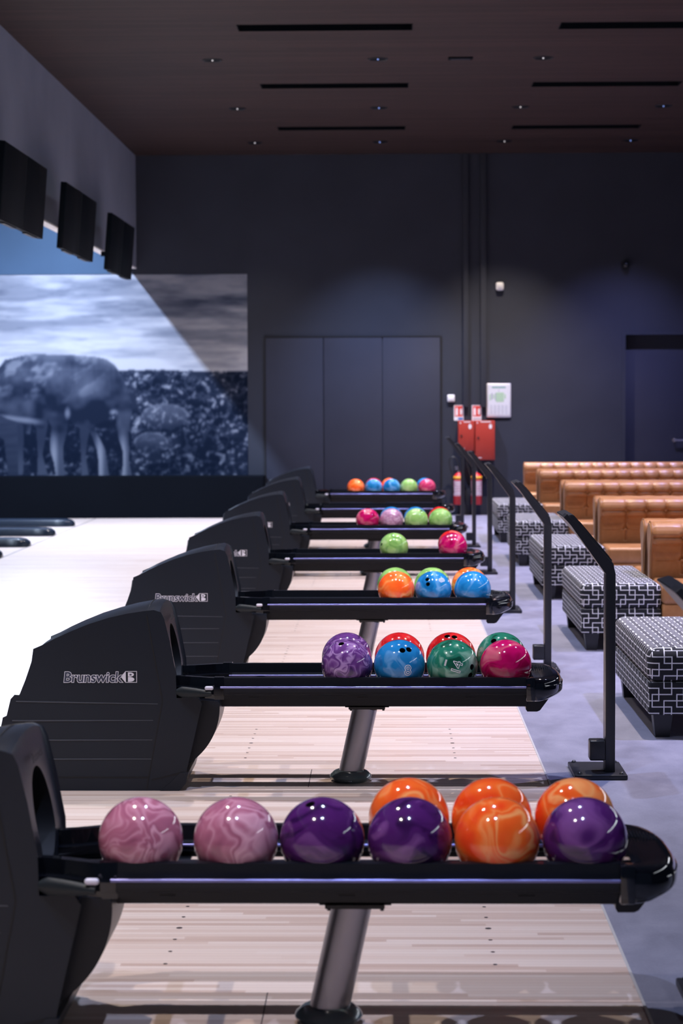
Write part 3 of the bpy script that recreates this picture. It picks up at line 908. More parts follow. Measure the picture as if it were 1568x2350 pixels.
    for A, Bb in zip(R_, R_[1:]):
        for i in range(nz_): bm.faces.new((A[i], A[i + 1], Bb[i + 1], Bb[i]))
        bm.faces.new((A[0], Bb[0], Bb[-1], A[-1]))
    bm.faces.new(R_[0]); bm.faces.new(R_[-1][::-1])
    nose = bm_obj('nose_cap', bm, M['gloss'], root, smooth=True, sharp=44)
    for s in (-1, 1):
        bm = bmesh.new(); ya, yb2 = sorted((s * .238, s * .282))
        box(bm, .578, .616, ya, yb2, .386, .4815, bev=.004, seg=2)
        bm_obj('collar', bm, M['gloss'], root, smooth=True, sharp=40)
    bm = bmesh.new()
    for i in range(9):
        box(bm, .640 + i * .0085, .6425 + i * .0085, .075 - i * .004, .165 - i * .007, .477, .4815)
    bm_obj('grip', bm, M['rail'], root)
    # pole and foot
    bm = bmesh.new(); cyl(bm, (-0.154, 0, 0.03), (-0.090, 0, 0.321), 0.0525, n=48, caps=True)
    bm_obj('pole', bm, M['steel'], root, smooth=True, sharp=40)
    bm = bmesh.new(); lathe(bm, [(0, .004), (.070, .004), (.088, .020), (.090, .026), (.086, .034), (.070, .048), (.060, .052), (0, .052)], c=(-0.153, 0, 0), n=48)
    ft = bm_obj('foot', bm, M['base'], root, smooth=True, sharp=30)
    for a in (0, 1, 2, 3):
        an = -PI / 2 + a * PI / 2
        bm = bmesh.new(); lathe(bm, [(0, .010), (.008, .008), (.009, 0)], c=(-.153 + .078 * math.cos(an), .078 * math.sin(an), .014), n=12)
        bm_obj('bolt', bm, M['bolt'], ft, smooth=True)
    return root
def smoothf(t): return t * t * (3 - 2 * t)

ret_labels = ['nearest ball return, rack full of pink, purple and orange balls, hood cut by left edge',
              'ball return carrying the blue ball marked 8 and the green ball marked 14',
              'third ball return, carrying orange and blue balls in front of lime green ones',
              'ball return holding only a lime green ball and a magenta ball in its front track',
              'ball return with a magenta, a lilac and two lime green balls in its front track',
              'empty ball return without any balls on its rack',
              'farthest ball return, with a single orange ball leading blue, green and magenta balls']
ret0 = make_return((0, ROWY[0], 0), ret_labels[0])
for k in range(1, 7):
    c = copy_tree(ret0, loc=(0, ROWY[k], 0))
    c['label'] = ret_labels[k]

# ------------------------------------------------------------------ bowling balls
BR = 0.108
BZ = 0.5173
def sphere_frame(d):
    d = Vector(d).normalized()
    up = Vector((0, 0, 1)) if abs(d.z) < .95 else Vector((0, 1, 0))
    x = up.cross(d).normalized(); y = d.cross(x)
    return d, x, y
_ball_me = None
def ball(loc, colour, label, group, holes=(), marks=()):
    """holes: directions; marks: (text, dir, size, angle)"""
    global _ball_me
    if not holes:
        if _ball_me is None:
            bm = bmesh.new(); bmesh.ops.create_icosphere(bm, subdivisions=5, radius=BR)
            for f in bm.faces: f.smooth = True
            _ball_me = bpy.data.meshes.new('bowling_ball'); bm.to_mesh(_ball_me); bm.free()
            _ball_me.materials.append(B['pink'])
        o = bpy.data.objects.new('bowling_ball', _ball_me); link(o)
        o.material_slots[0].link = 'OBJECT'; o.material_slots[0].material = B[colour]
    else:
        hr = 0.0125
        bm = bmesh.new(); bmesh.ops.create_icosphere(bm, subdivisions=5, radius=BR)
        o = bm_obj('bowling_ball', bm, [B[colour]], smooth=True)
        cb = bmesh.new()
        for h in holes:
            h = Vector(h).normalized()
            cyl(cb, h * (BR - 0.030), h * (BR + 0.02), hr, n=28)
        cut = bm_obj('cutter', cb, [B[colour]])
        md = o.modifiers.new('holes', 'BOOLEAN'); md.operation = 'DIFFERENCE'; md.object = cut; md.solver = 'EXACT'
        me = eval_mesh(o); o.modifiers.clear(); o.data = me
        bpy.data.objects.remove(cut)
        me.polygons.foreach_set('use_smooth', [True] * len(me.polygons)); me.set_sharp_from_angle(angle=math.radians(35))
        for h in holes:
            d, x, y = sphere_frame(h)
            bm = bmesh.new(); n = 24
            R = []
            for rr, dd in ((hr * .985, -.0016), (hr * .965, -.004), (hr * .93, -.027)):
                R.append([bm.verts.new(d * (math.sqrt(BR ** 2 - hr ** 2) + dd + .0006) + (x * math.cos(2 * PI * i / n) + y * math.sin(2 * PI * i / n)) * rr) for i in range(n)])
            for A, C in zip(R, R[1:]):
                for i in range(n): bm.faces.new((A[i], A[(i + 1) % n], C[(i + 1) % n], C[i]))
            bm.faces.new(R[-1])
            bm_obj('finger_hole', bm, M['hole'], o, smooth=True, sharp=50)
    for body, dr, size, ang, mode in marks:
        d, x, y = sphere_frame(dr)
        if mode == 'outline': vs, fs = text_geo(body, size, bold=0.001, fill=False, outline=0.0015)
        else: vs, fs = text_geo(body, size, bold=0.0004)
        vs, fs = refine(vs, fs, 0.003)
        xa, xb = width_of(vs); ya = min(v.y for v in vs); yb = max(v.y for v in vs)
        ca_, sa_ = math.cos(ang), math.sin(ang)
        out = []
        for v in vs:
            px_, py_ = v.x - (xa + xb) / 2, v.y - (ya + yb) / 2
            px2, py2 = px_ * ca_ - py_ * sa_, px_ * sa_ + py_ * ca_
            p = (d * BR + x * px2 + y * py2).normalized() * (BR + 0.0004 + v.z * 0.2)
            out.append(p)
        mesh_obj('number' if mode == 'outline' else 'lettering', out, fs, PALE, o)
    o.location = loc
    return tag(o, label, 'bowling ball', group)

def P(px, pz, row=1):
    """direction on the camera side of a ball from offsets (right, up) in ball radii"""
    k = math.sqrt(max(0.0, 1 - px * px - pz * pz))
    a = (0.21, 0.127, 0.092, 0.071, 0.058)[row]     # how steeply the eye looks down on that rack
    return Vector((px, -k * math.cos(a) - pz * -math.sin(a), k * math.sin(a) + pz * math.cos(a)))
def bz(k): return 0.0
FR, BK = -0.135, 0.135
g = ['balls on the nearest rack', 'balls on the second rack', 'balls on the third rack', 'balls on the fourth rack', 'balls on the fifth rack', 'balls on the farthest rack']
Y = ROWY
X6 = [-0.627, -0.384, -0.164, 0.059, 0.281, 0.504]
ball((X6[0], Y[0] + FR, BZ), 'pink', 'dusty pink marbled ball, leftmost on the nearest rack beside the hood', g[0])
ball((X6[1], Y[0] + FR, BZ), 'pink', 'dusty pink marbled ball between another pink ball and a purple one, nearest rack', g[0])
ball((X6[2], Y[0] + FR, BZ), 'purple', "deep purple ball with a finger hole on top, beside the nearest rack's pink balls", g[0], holes=[P(-.27, .82, 0)])
ball((X6[3], Y[0] + FR, BZ), 'purple', 'deep purple ball in front of the leftmost orange ball on the nearest rack', g[0])
ball((X6[4], Y[0] + FR, BZ), 'orange', 'bright orange marbled ball in the front track of the nearest rack, between two purple balls', g[0])
ball((X6[5], Y[0] + FR, BZ), 'purple', 'deep purple ball at the nose end of the nearest rack', g[0])
ball((0.060, Y[0] + BK, BZ), 'orange', 'orange ball behind a purple ball, leftmost of the back track on the nearest rack', g[0])
ball((0.281, Y[0] + BK, BZ), 'orange', 'orange ball directly behind the front orange ball on the nearest rack', g[0])
ball((0.503, Y[0] + BK, BZ), 'orange', 'orange ball behind the purple ball at the nose of the nearest rack', g[0])
# second rack
ball((X6[2], Y[1] + FR, BZ), 'violet', 'violet marbled ball, leftmost in the front track of the second rack', g[1], holes=[P(-.22, .84)])
ball((0.056, Y[1] + FR, BZ), 'blue', 'sky blue ball marked 8 with two finger holes, on the second rack', g[1], holes=[P(.11, .58), P(.36, .61)], marks=[('8', P(.32, -.19), .060, 0, 'outline')])
ball((0.277, Y[1] + FR, BZ), 'teal', 'green marbled ball marked 14 with two finger holes, on the second rack', g[1], holes=[P(.75, -.07), P(.68, -.39)], marks=[('14', P(.16, -.05), .056, 1.25, 'outline'), ('IIIIIIIIII', P(-.28, .10), .011, 1.35, 'fill')])
ball((0.502, Y[1] + FR, BZ), 'magenta', 'magenta ball at the nose end of the second rack', g[1])
ball((-0.170, Y[1] + BK, BZ), 'violet', 'violet ball hidden behind the front violet ball on the second rack', g[1])
ball((0.058, Y[1] + BK, BZ), 'red', 'red ball behind the blue ball marked 8', g[1])
ball((0.280, Y[1] + BK, BZ), 'red', 'red ball with two finger holes on top, behind the green ball marked 14', g[1], holes=[P(-.16, .84), P(.13, .81)])
ball((0.498, Y[1] + BK, BZ), 'teal', 'pale green marbled ball behind the magenta ball on the second rack', g[1], holes=[P(-.34, .65)])
# third rack
ball((0.060, Y[2] + FR, BZ), 'orange', 'orange ball in the front track of the third rack, left of two blue balls', g[2])
ball((0.277, Y[2] + FR, BZ), 'blue', 'blue ball with two finger holes one above the other, on the third rack', g[2], holes=[P(-.34, .55, 2), P(-.31, .29, 2)], marks=[('8', P(.45, .51, 2), .050, -1.4, 'outline')])
ball((0.507, Y[2] + FR, BZ), 'blue', 'plain blue ball at the nose end of the third rack', g[2])
ball((0.055, Y[2] + BK, BZ), 'lime', 'lime green ball behind the orange ball on the third rack', g[2])
ball((0.277, Y[2] + BK, BZ), 'lime', 'lime green ball behind the blue ball with two holes on the third rack', g[2])
ball((0.500, Y[2] + BK, BZ), 'orange', 'orange ball behind the blue ball at the nose of the third rack', g[2])
# fourth
ball((0.061, Y[3] + FR, BZ), 'lime', 'lime green ball with one finger hole at its left, standing alone on the fourth rack', g[3], holes=[P(-.87, .19, 3)])
ball((0.503, Y[3] + FR, BZ), 'magenta', 'magenta ball in the front track at the nose of the fourth rack', g[3])
ball((0.505, Y[3] + BK, BZ), 'red', 'red ball mostly hidden behind the magenta ball on the fourth rack', g[3])
# fifth
ball((-0.166, Y[4] + FR, BZ), 'magenta', 'magenta ball, leftmost on the fifth rack', g[4])
ball((0.054, Y[4] + FR, BZ), 'lilac', 'lilac ball between the magenta and a lime green ball on the fifth rack', g[4])
ball((0.279, Y[4] + FR, BZ), 'lime', 'lime green ball right of the lilac ball on the fifth rack', g[4], holes=[P(.44, .77, 4)])
ball((0.503, Y[4] + FR, BZ), 'lime', 'lime green ball at the nose end of the fifth rack', g[4])
ball((0.052, Y[4] + BK, BZ), 'blue', 'blue ball behind the lilac ball on the fifth rack', g[4])
ball((0.276, Y[4] + BK, BZ), 'blue', 'blue ball behind the lime green ball beside the lilac one, fifth rack', g[4])
ball((0.500, Y[4] + BK, BZ), 'red', 'red ball behind the lime green ball at the nose of the fifth rack', g[4])
# seventh
ball((-0.373, Y[6] + FR, BZ), 'orange', 'orange ball, leftmost on the farthest rack', g[5])
ball((-0.150, Y[6] + FR, BZ), 'blue', 'blue ball next to the leftmost orange ball on the farthest rack', g[5])
ball((0.074, Y[6] + FR, BZ), 'blue', 'blue ball left of the lime green ball on the farthest rack', g[5])
ball((0.292, Y[6] + FR, BZ), 'lime', 'lime green ball on the farthest rack', g[5])
ball((0.515, Y[6] + FR, BZ), 'magenta', 'magenta ball at the nose end of the farthest rack', g[5])
ball((-0.151, Y[6] + BK, BZ), 'red', 'red ball almost hidden behind a blue ball on the farthest rack', g[5])
ball((0.050, Y[6] + BK, BZ), 'orange', 'orange ball behind the second blue ball on the farthest rack', g[5])
ball((0.492, Y[6] + BK, BZ), 'blue', 'blue ball behind the magenta ball on the farthest rack', g[5])

# ------------------------------------------------------------------ score consoles on posts
def make_console(loc, label):
    root = empty('score_console', loc, label, 'console', 'black score consoles on posts beside the approach')
    yn = -0.06   # near face
    bm = bmesh.new(); box(bm, -0.021, 0.021, yn, yn + 0.10, 0.02, 0.885, bev=0.004)
    bm_obj('post', bm, M['stand'], root, smooth=True, sharp=40)
    # slanted arm: polygon in XZ swept over the console depth
    a = Vector((-0.205, 1.125)); b = Vector((0.0, 0.892))
    d = (b - a).normalized(); n = Vector((-d.y, d.x))   # pointing up-right
    if n.x < 0: n = -n
    arm = [(-0.021, .878), tuple(a + n * 0.0 + Vector((0.028, -0.028))), tuple(a), tuple(a + n * 0.022), tuple(b + n * 0.030 + Vector((-.012, .014))), (0.021, .875)]
    bm = bmesh.new(); extrude_y(bm, arm, yn, yn + 0.10)
    bmesh.ops.bevel(bm, geom=bm.edges[:], offset=0.002, segments=1, affect='EDGES')
    bm_obj('arm', bm, M['stand'], root)
    s0 = a + n * 0.002; s1 = b + Vector((-0.018, 0.02))
    t0 = s0 + n * 0.038; t1 = s1 + n * 0.036
    hd = [tuple(s0), tuple(s1), tuple(t1), tuple(t0 + d * 0.05), tuple(t0 + d * 0.02)]
    bm = bmesh.new(); extrude_y(bm, hd, yn + 0.002, yn + 0.41)
    bmesh.ops.bevel(bm, geom=bm.edges[:], offset=0.004, segments=2, affect='EDGES')
    bm_obj('console_body', bm, M['stand'], root, smooth=True, sharp=35)
    q0 = t0 + d * 0.065 + n * 0.0005; q1 = t1 - d * 0.02 + n * 0.0005
    bm = bmesh.new(); extrude_y(bm, [tuple(q0 - n * .003), tuple(q1 - n * .003), tuple(q1 + n * .0015), tuple(q0 + n * .0015)], yn + .03, yn + .38)
    bm_obj('screen', bm, M['screen'], root)
    bm = bmesh.new(); box(bm, -0.089, -0.021, yn - .004, yn + .075, 0.072, 0.160, bev=0.008, seg=3)
    bm_obj('socket_box', bm, M['stand'], root, smooth=True, sharp=50)
    bm = bmesh.new(); box(bm, -0.160, 0.068, -0.13, 0.21, 0.0, 0.022, bev=0.005)
    bp = bm_obj('base_plate', bm, M['stand'], root, smooth=True, sharp=40)
    for x, y in ((-.135, -.105), (.045, -.105), (-.135, .185), (.045, .185)):
        bm = bmesh.new(); lathe(bm, [(0, .012), (.006, .011), (.010, .006), (.012, 0)], c=(x, y, .021), n=14)
        bm_obj('bolt', bm, M['stand'], bp, smooth=True)
    return root
con_labels = ['nearest black score console, only its tilted head showing at the right edge',
              'tallest-looking black score console post, standing beside the second rack\'s nose with its base plate in full view',
              'black score console whose base plate is half hidden by the second rack and magenta ball',
              'black score console standing right of the fourth rack\'s nose, before the third patterned bench',
              'black score console right of the fifth rack\'s nose, its arm reaching towards the red cabinets',
              'black score console in front of the right fire extinguisher',
              'farthest black score console, in front of the left fire extinguisher']
con_labels[1] = 'black score console with base plate and socket box in full view behind the orange balls'
con0 = None
for k in range(7):
    loc = (0.966, ROWY[k] + 0.16, 0.0)
    if con0 is None: con0 = make_console(loc, con_labels[0])
    else:
        c = copy_tree(con0, loc=loc); c['label'] = con_labels[k]

# ------------------------------------------------------------------ patterned benches
def box_uv(me):
    uvl = me.uv_layers.new(name='UVMap')
    for p in me.polygons:
        n = p.normal; a = max(range(3), key=lambda i: abs(n[i]))
        for li in p.loop_indices:
            co = me.vertices[me.loops[li].vertex_index].co
            uvl.data[li].uv = ((co.y, co.z) if a == 0 else (co.x, co.z) if a == 1 else (co.x, co.y))
def make_bench(loc, label):
    root = empty('bench', loc, label, 'bench', 'black and white patterned benches')
    L, W_ = 1.48, 0.515
    bm = bmesh.new(); box(bm, -0.006, W_ + .006, 0, L, 0.268, 0.434, bev=0.045, seg=6)
    for v in bm.verts:
        if v.co.z > 0.42: v.co.z += 0.012 * math.sin(PI * min(1, max(0, v.co.x / W_)))
    o = bm_obj('cushion', bm, M['fabric'], root, smooth=True, sharp=60); box_uv(o.data)
    bm = bmesh.new(); box(bm, 0, W_, 0.006, L - .006, 0.112, 0.272, bev=0.010, seg=3)
    o = bm_obj('bench_base', bm, M['fabric'], root, smooth=True, sharp=60); box_uv(o.data)
    for x in (0.07, W_ - 0.07):
        for y in (0.075, L - 0.075):
            bm = bmesh.new()
            t_, b_ = 0.047, 0.034
            A = [bm.verts.new((x + sx * b_, y + sy * b_, 0)) for sx, sy in ((-1, -1), (1, -1), (1, 1), (-1, 1))]
            C = [bm.verts.new((x + sx * t_, y + sy * t_, 0.113)) for sx, sy in ((-1, -1), (1, -1), (1, 1), (-1, 1))]
            for i in range(4): bm.faces.new((A[i], A[(i + 1) % 4], C[(i + 1) % 4], C[i]))
            bm.faces.new(A); bm.faces.new(C)
            bm_obj('leg', bm, M['leg'], root)
    return root
BENCH_Y = [10.0, 13.47, 16.90, 20.27, 23.55]
bl = ['nearest patterned bench, cut by the right edge of the picture', 'patterned bench second from the camera, crossed by the console post', 'patterned bench, middle one of the row of five',
      'patterned bench, second farthest of the row', 'farthest patterned bench, nearest the far wall']
b0 = None
for i, y in enumerate(BENCH_Y):
    if b0 is None: b0 = make_bench((1.262, y, 0), bl[0])
    else:
        c = copy_tree(b0, loc=(1.262, y, 0)); c['label'] = bl[i]

# ------------------------------------------------------------------ chesterfield sofas
def make_sofa(loc, label, L=2.7):
    """back centre line at local y = 0, faces -y, left end at x = 0"""
    root = empty('sofa', loc, label, 'sofa', 'tan leather buttoned sofas')
    prof = []
    base_prof = [(-.045, .36), (-.047, .46), (-.050, .54), (-.058, .60), (-.080, .640), (-.106, .668), (-.121, .700), (-.126, .722), (-.120, .745), (-.106, .770), (-.080, .790), (-.045, .801), (0, .804),
                 (.045, .801), (.080, .788), (.106, .766), (.118, .738), (.118, .705), (.104, .675), (.082, .650), (.066, .60), (.062, .45), (.062, .12), (-.062, .12)]
    # resample finely
    fine_p = []
    n = len(base_prof)
    for i in range(n - 3):
        (y0, z0), (y1, z1) = base_prof[i], base_prof[i + 1]
        m_ = max(1, int(math.hypot(y1 - y0, z1 - z0) / (0.006 if i < 12 else 0.02)))
        for k in range(m_): fine_p.append((y0 + (y1 - y0) * k / m_, z0 + (z1 - z0) * k / m_))
    fine_p += base_prof[n - 3:]
    BS = 0.1635; x0b = 0.205
    nb = int((L - 0.15 - x0b) / BS) + 1
    nxs = int(round(L / (BS / 20)))
    xs_ = [L * i / nxs for i in range(nxs + 1)]
    verts, faces = [], []
    C0 = Vector((0, 0.66))
    for x in xs_:
        inr = x0b - BS * .6 < x < x0b + BS * (nb - 1) + BS * .6
        dxb = abs(((x - x0b + BS / 2) % BS) - BS / 2) if inr else 9
        endk = min(1, min(x, L - x) / 0.02)
        for (y, z) in fine_p:
            dd = 0.0
            if y < 0.09 and z > 0.30:
                # vertical pleats over the roll
                if z > .45 or y < -.05:
                    dd += 0.013 * math.exp(-(dxb / 0.009) ** 2) * (1.0 if z < .75 else max(0.0, 1 - (z - .75) / .05) if y < 0 else 0) 
                if y < -0.05:
                    sq = math.hypot(dxb, math.hypot(z - .702, y + .12))
                    dd += 0.022 * math.exp(-(sq / 0.024) ** 2)
                    sq = math.hypot(dxb, z - .545)
                    dd += 0.018 * math.exp(-(sq / 0.024) ** 2)
                    dd += 0.016 * math.exp(-((z - .702) / 0.008) ** 2)
                    dd += 0.006 * math.exp(-((z - .545) / 0.007) ** 2)
                # puff between buttons
                pf = min(1.0, dxb / (BS / 2))
                if y < -0.01: dd -= 0.012 * math.sin(pf * PI / 2) * min(1, (-.01 - y) / .09)
            dd += 0.010 * (1 - endk)
            if z > .66:
                v = Vector((y, z)) - Vector((0, .70)); v = v.normalized() * dd
            else: v = Vector((math.copysign(dd, y), 0))
            verts.append((x, y - v.x, z - (v.y if z > .66 else 0)))
    m_ = len(fine_p)
    for i in range(len(xs_) - 1):
        for k in range(m_):
            a = i * m_ + k; b = i * m_ + (k + 1) % m_
            faces.append((a, a + m_, b + m_, b))
    faces.append(tuple(range(m_))); faces.append(tuple(reversed(range((len(xs_) - 1) * m_, len(xs_) * m_))))
    mesh_obj('backrest', verts, faces, M['leather'], root, smooth=True).data.set_sharp_from_angle(angle=math.radians(50))
    for xe in (0.0, L):
        s = -1 if xe == 0 else 1
        # flat scroll face with piping round it
        bm = bmesh.new()
        pts = [(y * .93, .70 + (z - .70) * .95 if z > .6 else z) for y, z in base_prof]
        A = [bm.verts.new((xe, y, z)) for y, z in pts]; C = [bm.verts.new((xe + s * .012, y * .92, z - .004)) for y, z in pts]
        for i in range(n): bm.faces.new((A[i], A[(i + 1) % n], C[(i + 1) % n], C[i]))
        bm.faces.new(C)
        ep = bm_obj('end_panel', bm, M['leather'], root, smooth=True, sharp=40)
        bm = bmesh.new(); tube(bm, [(xe + s * .001, y, z) for y, z in base_prof[:-2]], .005, 8)
        bm_obj('piping', bm, M['leather_dark'], ep, smooth=True)
    for r_, (yb, zb) in enumerate(((-.094, .702), (-.038, .545))):
        for i in range(nb):
            bm = bmesh.new()
            cx = x0b + BS * i
            R = []
            for rr, dp in ((0, -.007), (.006, -.0062), (.0095, -.003), (.0105, .001)):
                if rr == 0: R.append([bm.verts.new((cx, yb + dp, zb))])
                else: R.append([bm.verts.new((cx + rr * math.cos(2 * PI * k / 14), yb + dp, zb + rr * math.sin(2 * PI * k / 14))) for k in range(14)])
            for k in range(14): bm.faces.new((R[0][0], R[1][k], R[1][(k + 1) % 14]))
            for A, C in zip(R[1:], R[2:]):
                for k in range(14): bm.faces.new((A[k], A[(k + 1) % 14], C[(k + 1) % 14], C[k]))
            bm_obj('button', bm, M['tuft'], root, smooth=True)
    bm = bmesh.new(); box(bm, 0.0, L, -.62, -.042, .305, .432, bev=.028, seg=4)
    for v in bm.verts:
        if v.co.z > .42: v.co.z += .010 * math.sin(PI * min(1, max(0, (-.055 - v.co.y) / .565)))
    bm_obj('seat_cushion', bm, M['leather'], root, smooth=True, sharp=60)
    bm = bmesh.new(); box(bm, 0.006, L - .006, -.605, -.042, .10, .31, bev=.012, seg=2)
    bm_obj('seat_base', bm, M['leather'], root, smooth=True, sharp=50)
    for x in (.08, L - .08):
        for y in (-.55, 0.0):
            bm = bmesh.new(); cyl(bm, (x, y, 0), (x, y, .122), .022, .034, n=16)
            bm_obj('leg', bm, M['leg'], root, smooth=True, sharp=40)
    return root
SOFA_Y = [14.03, 17.34, 20.72, 24.05, 26.75]
order = ['nearest', 'second nearest', 'third nearest', 'fourth nearest']
s0 = None
LX = 1.775
LS = 2.7
for i, y in enumerate(SOFA_Y):
    lab = ['tan leather sofa nearest the camera, its first button showing at the right edge', 'tan leather sofa facing the camera, second nearest, its whole left seat end in view',
           'tan leather sofa facing the camera, third from the front, lit pinkish along its roll', 'tan leather sofa facing the camera, fourth from the front', 'farthest tan leather sofa, standing alone before the far wall'][i]
    if s0 is None: s0 = make_sofa((LX, y, 0), lab, LS); c = s0
    else: c = copy_tree(s0, loc=(LX, y, 0)); c['label'] = lab
for i, y in enumerate(SOFA_Y[:4]):
    c = copy_tree(s0, loc=(LX - 0.01 + LS, y + 0.29, 0)); c.rotation_euler = (0, 0, PI)
    c['label'] = 'tan leather sofa turned away, back to back with the %s camera-facing sofa' % order[i]

# ------------------------------------------------------------------ screens hanging on the bulkhead
def make_monitor(loc, label):
    root = empty('hanging_screen', loc, label, 'screen', 'black screens hung along the bulkhead')
    # local: x to the right, y along the wall, z up; tilted to look down
    L2, H2 = 1.05, 0.63
    tilt = math.radians(4.5)
    def T(x, y, z): return (x * math.cos(tilt) + z * math.sin(tilt), y, -x * math.sin(tilt) + z * math.cos(tilt))
    def tb(name, x0, x1, y0, y1, z0, z1, m_, parent, bev=.004):
        bm = bmesh.new(); box(bm, x0, x1, y0, y1, z0, z1, bev=bev)
        for v in bm.verts: v.co = Vector(T(*v.co))
        return bm_obj(name, bm, m_, parent, smooth=True, sharp=40)
    for s in (-1, 1):
        y0, y1 = (-L2, -.004) if s < 0 else (.004, L2)
        p = tb('display', -.055, 0, y0, y1, -H2 / 2, H2 / 2, M['monitor'], root)
        tb('glass', -.001, .0015, y0 + .02, y1 - .02, -H2 / 2 + .025, H2 / 2 - .02, M['monitor'], p, .0005)
        tb('speaker_strip', -.05, -.01, y0 + .25, y1 - .25, -H2 / 2 - .014, -H2 / 2, M['monitor_edge'], p, .003)
    tb('centre_seam', -.05, .002, -.004, .004, -H2 / 2 + .002, H2 / 2 - .002, M['monitor_edge'], root, 0)
    bm = bmesh.new()
    box(bm, BX + 3.065 + .001, -.04, .98, 1.03, -.03, .03)
    bm_obj('wall_arm', bm, M['monitor'], root)
    return root
mon = [(17.87, 'large pair of black hanging screens nearest the camera, cut by the left edge'), (21.1, 'middle pair of black hanging screens on the bulkhead'), (24.45, 'farthest and smallest pair of black hanging screens, by the corner of the far wall')]
mon.append((14.55, None))
m0 = None
for y, lab in mon[:3]:
    if m0 is None: m0 = make_monitor((-3.065, y, 3.39), lab)
    else:
        c = copy_tree(m0, loc=(-3.065, y, 3.39)); c['label'] = lab

# ------------------------------------------------------------------ recessed ceiling lamps
def make_downlight(loc, col, blue, label):
    root = empty('downlight', loc, label, 'ceiling lamp', 'round downlights in the ceiling')
    bm = bmesh.new()
    n = 32
    lathe(bm, [(.098, .012), (.102, 0), (.100, -.006), (.090, -.010), (.080, -.004), (.078, .03)], n=n)
    bm_obj('trim_ring', bm, M['ring'], root, smooth=True, sharp=35)
    bm = bmesh.new(); lathe(bm, [(.078, .001), (.055, .006), (0, .008)], n=n)
    for v in bm.verts: v.co.z = -.003 + v.co.z * .3
    bm_obj('baffle', bm, M['slot'], root)
    bm = bmesh.new(); lathe(bm, [(0, -.012), (.006, -.010), (.008, -.004), (.008, 0)], n=16)
    bm_obj('bulb', bm, M['lens_blue'] if blue else M['lens'], root, smooth=True)
    return root
proto = {}
rown = ['farthest row', 'middle row of three', 'nearest row']
coln = ['leftmost', 'second from the left', 'third from the left', 'rightmost']
for j, y in enumerate(DOWN_Y[:3]):
    for i, (x, colr) in enumerate(DOWN_X):
        if j == 2 and i == 3: continue
        blue = i in (1, 3)
        lab = 'round downlight with %s glint, %s in the %s' % ('blue' if blue else 'white', coln[i] if not (j == 2 and i == 2) else 'rightmost', rown[j])
        if blue not in proto: proto[blue] = make_downlight((x, y, CEIL), colr, blue, lab)
        else:
            c = copy_tree(proto[blue], loc=(x, y, CEIL)); c['label'] = lab
for j, y in enumerate(DOWN_Y):
    for i, (x, colr) in enumerate(DOWN_X):
        d = bpy.data.lights.new('downlight_beam', 'SPOT')
        k = (0.9, 0.95, 1.35, 1.7)[i] if y > 8 else (0.95, 0.65, 0.0, 0.0)[i]
        if k == 0: continue
        if j == 0: k *= (0.45, 2.0, 1.6, 0.9)[i]
        d.energy = SPOT_W * k * (1.15 if i in (1, 3) else 0.95); d.color = colr; d.spot_size = math.radians(88); d.spot_blend = 1.0
        d.shadow_soft_size = 0.04
        o = bpy.data.objects.new('downlight_beam', d); o.location = (x, y, CEIL - 0.03); link(o)

# slots: linear air diffusers recessed in the ceiling
sl0 = None
sn = ['nearest the far wall', 'second from the far wall', 'third from the far wall']
for j in range(3):
    for i, (x0, x1) in enumerate(SLOT_X):
        lab = 'long dark ceiling slot, %s, in the %s column' % (sn[j], 'left' if i == 0 else 'right')
        loc = ((x0 + x1) / 2, SLOT_Y[j], CEIL)
        if sl0 is None:
            sl0 = empty('ceiling_slot', loc, lab, 'ceiling slot', 'long dark slots in the ceiling')
            L_ = (x1 - x0) / 2
            bm = bmesh.new()
            for a in ((-L_, L_, -hy, -hy + .008), (-L_, L_, hy - .008, hy), (-L_, -L_ + .008, -hy + .008, hy - .008), (L_ - .008, L_, -hy + .008, hy - .008)):
                box(bm, a[0], a[1], a[2], a[3], -.004, .12)
            bm_obj('slot_frame', bm, M['slot'], sl0)
            box_obj('slot_back', (-L_, L_, -hy, hy, .12, .13), M['slot'], sl0)
        else:
            c = copy_tree(sl0, loc=loc); c['label'] = lab
r_ = empty('ceiling_box', (0.75, 20.93, CEIL), 'small flat rectangular fitting with a pale rim between two downlights', 'ceiling fitting')
box_obj('body', (-.122, .122, -.075, .075, -.012, 0), M['slot'], r_, bev=.004)
box_obj('pale_bar', (-.095, .095, -.03, .03, -.017, -.011), M['trunk'], r_, bev=.002)

# ------------------------------------------------------------------ things on the far wall
def on_wall(name, x, z, label, cat, group=None): return empty(name, (x, WALL_Y, z), label, cat, group)
for x, wd, lab in ((1.112, .072, 'left grey vertical cable duct running up to the ceiling'), (1.356, .078, 'right grey vertical cable duct running up to the ceiling')):
    bm = bmesh.new(); box(bm, x - wd / 2, x + wd / 2, WALL_Y - .05, WALL_Y - .0005, 1.50, CEIL - .001, bev=.004)
    tag(bm_obj('cable_duct', bm, M['trunk'], smooth=True, sharp=40), lab, 'cable duct', 'grey cable ducts on the far wall')
r_ = on_wall('motion_sensor', 1.583, 3.163, 'small white wall sensor high on the far wall', 'sensor')
box_obj('housing', (-.055, .055, -.07, -.0005, -.057, .057), M['white'], r_, bev=.028, seg=4)
bm = bmesh.new(); cyl(bm, (0, -.07, -.005), (0, -.082, -.005), .03, .022, n=24); bm_obj('sensor_lens', bm, M['alu'], r_, smooth=True, sharp=40)
r_ = on_wall('security_camera', 3.318, 3.45, 'small black round camera on the far wall above the right door', 'camera')
bm = bmesh.new(); cyl(bm, (0, -.0005, 0), (0, -.05, 0), .062, .055, n=28); bm_obj('mount', bm, M['black'], r_, smooth=True, sharp=40)
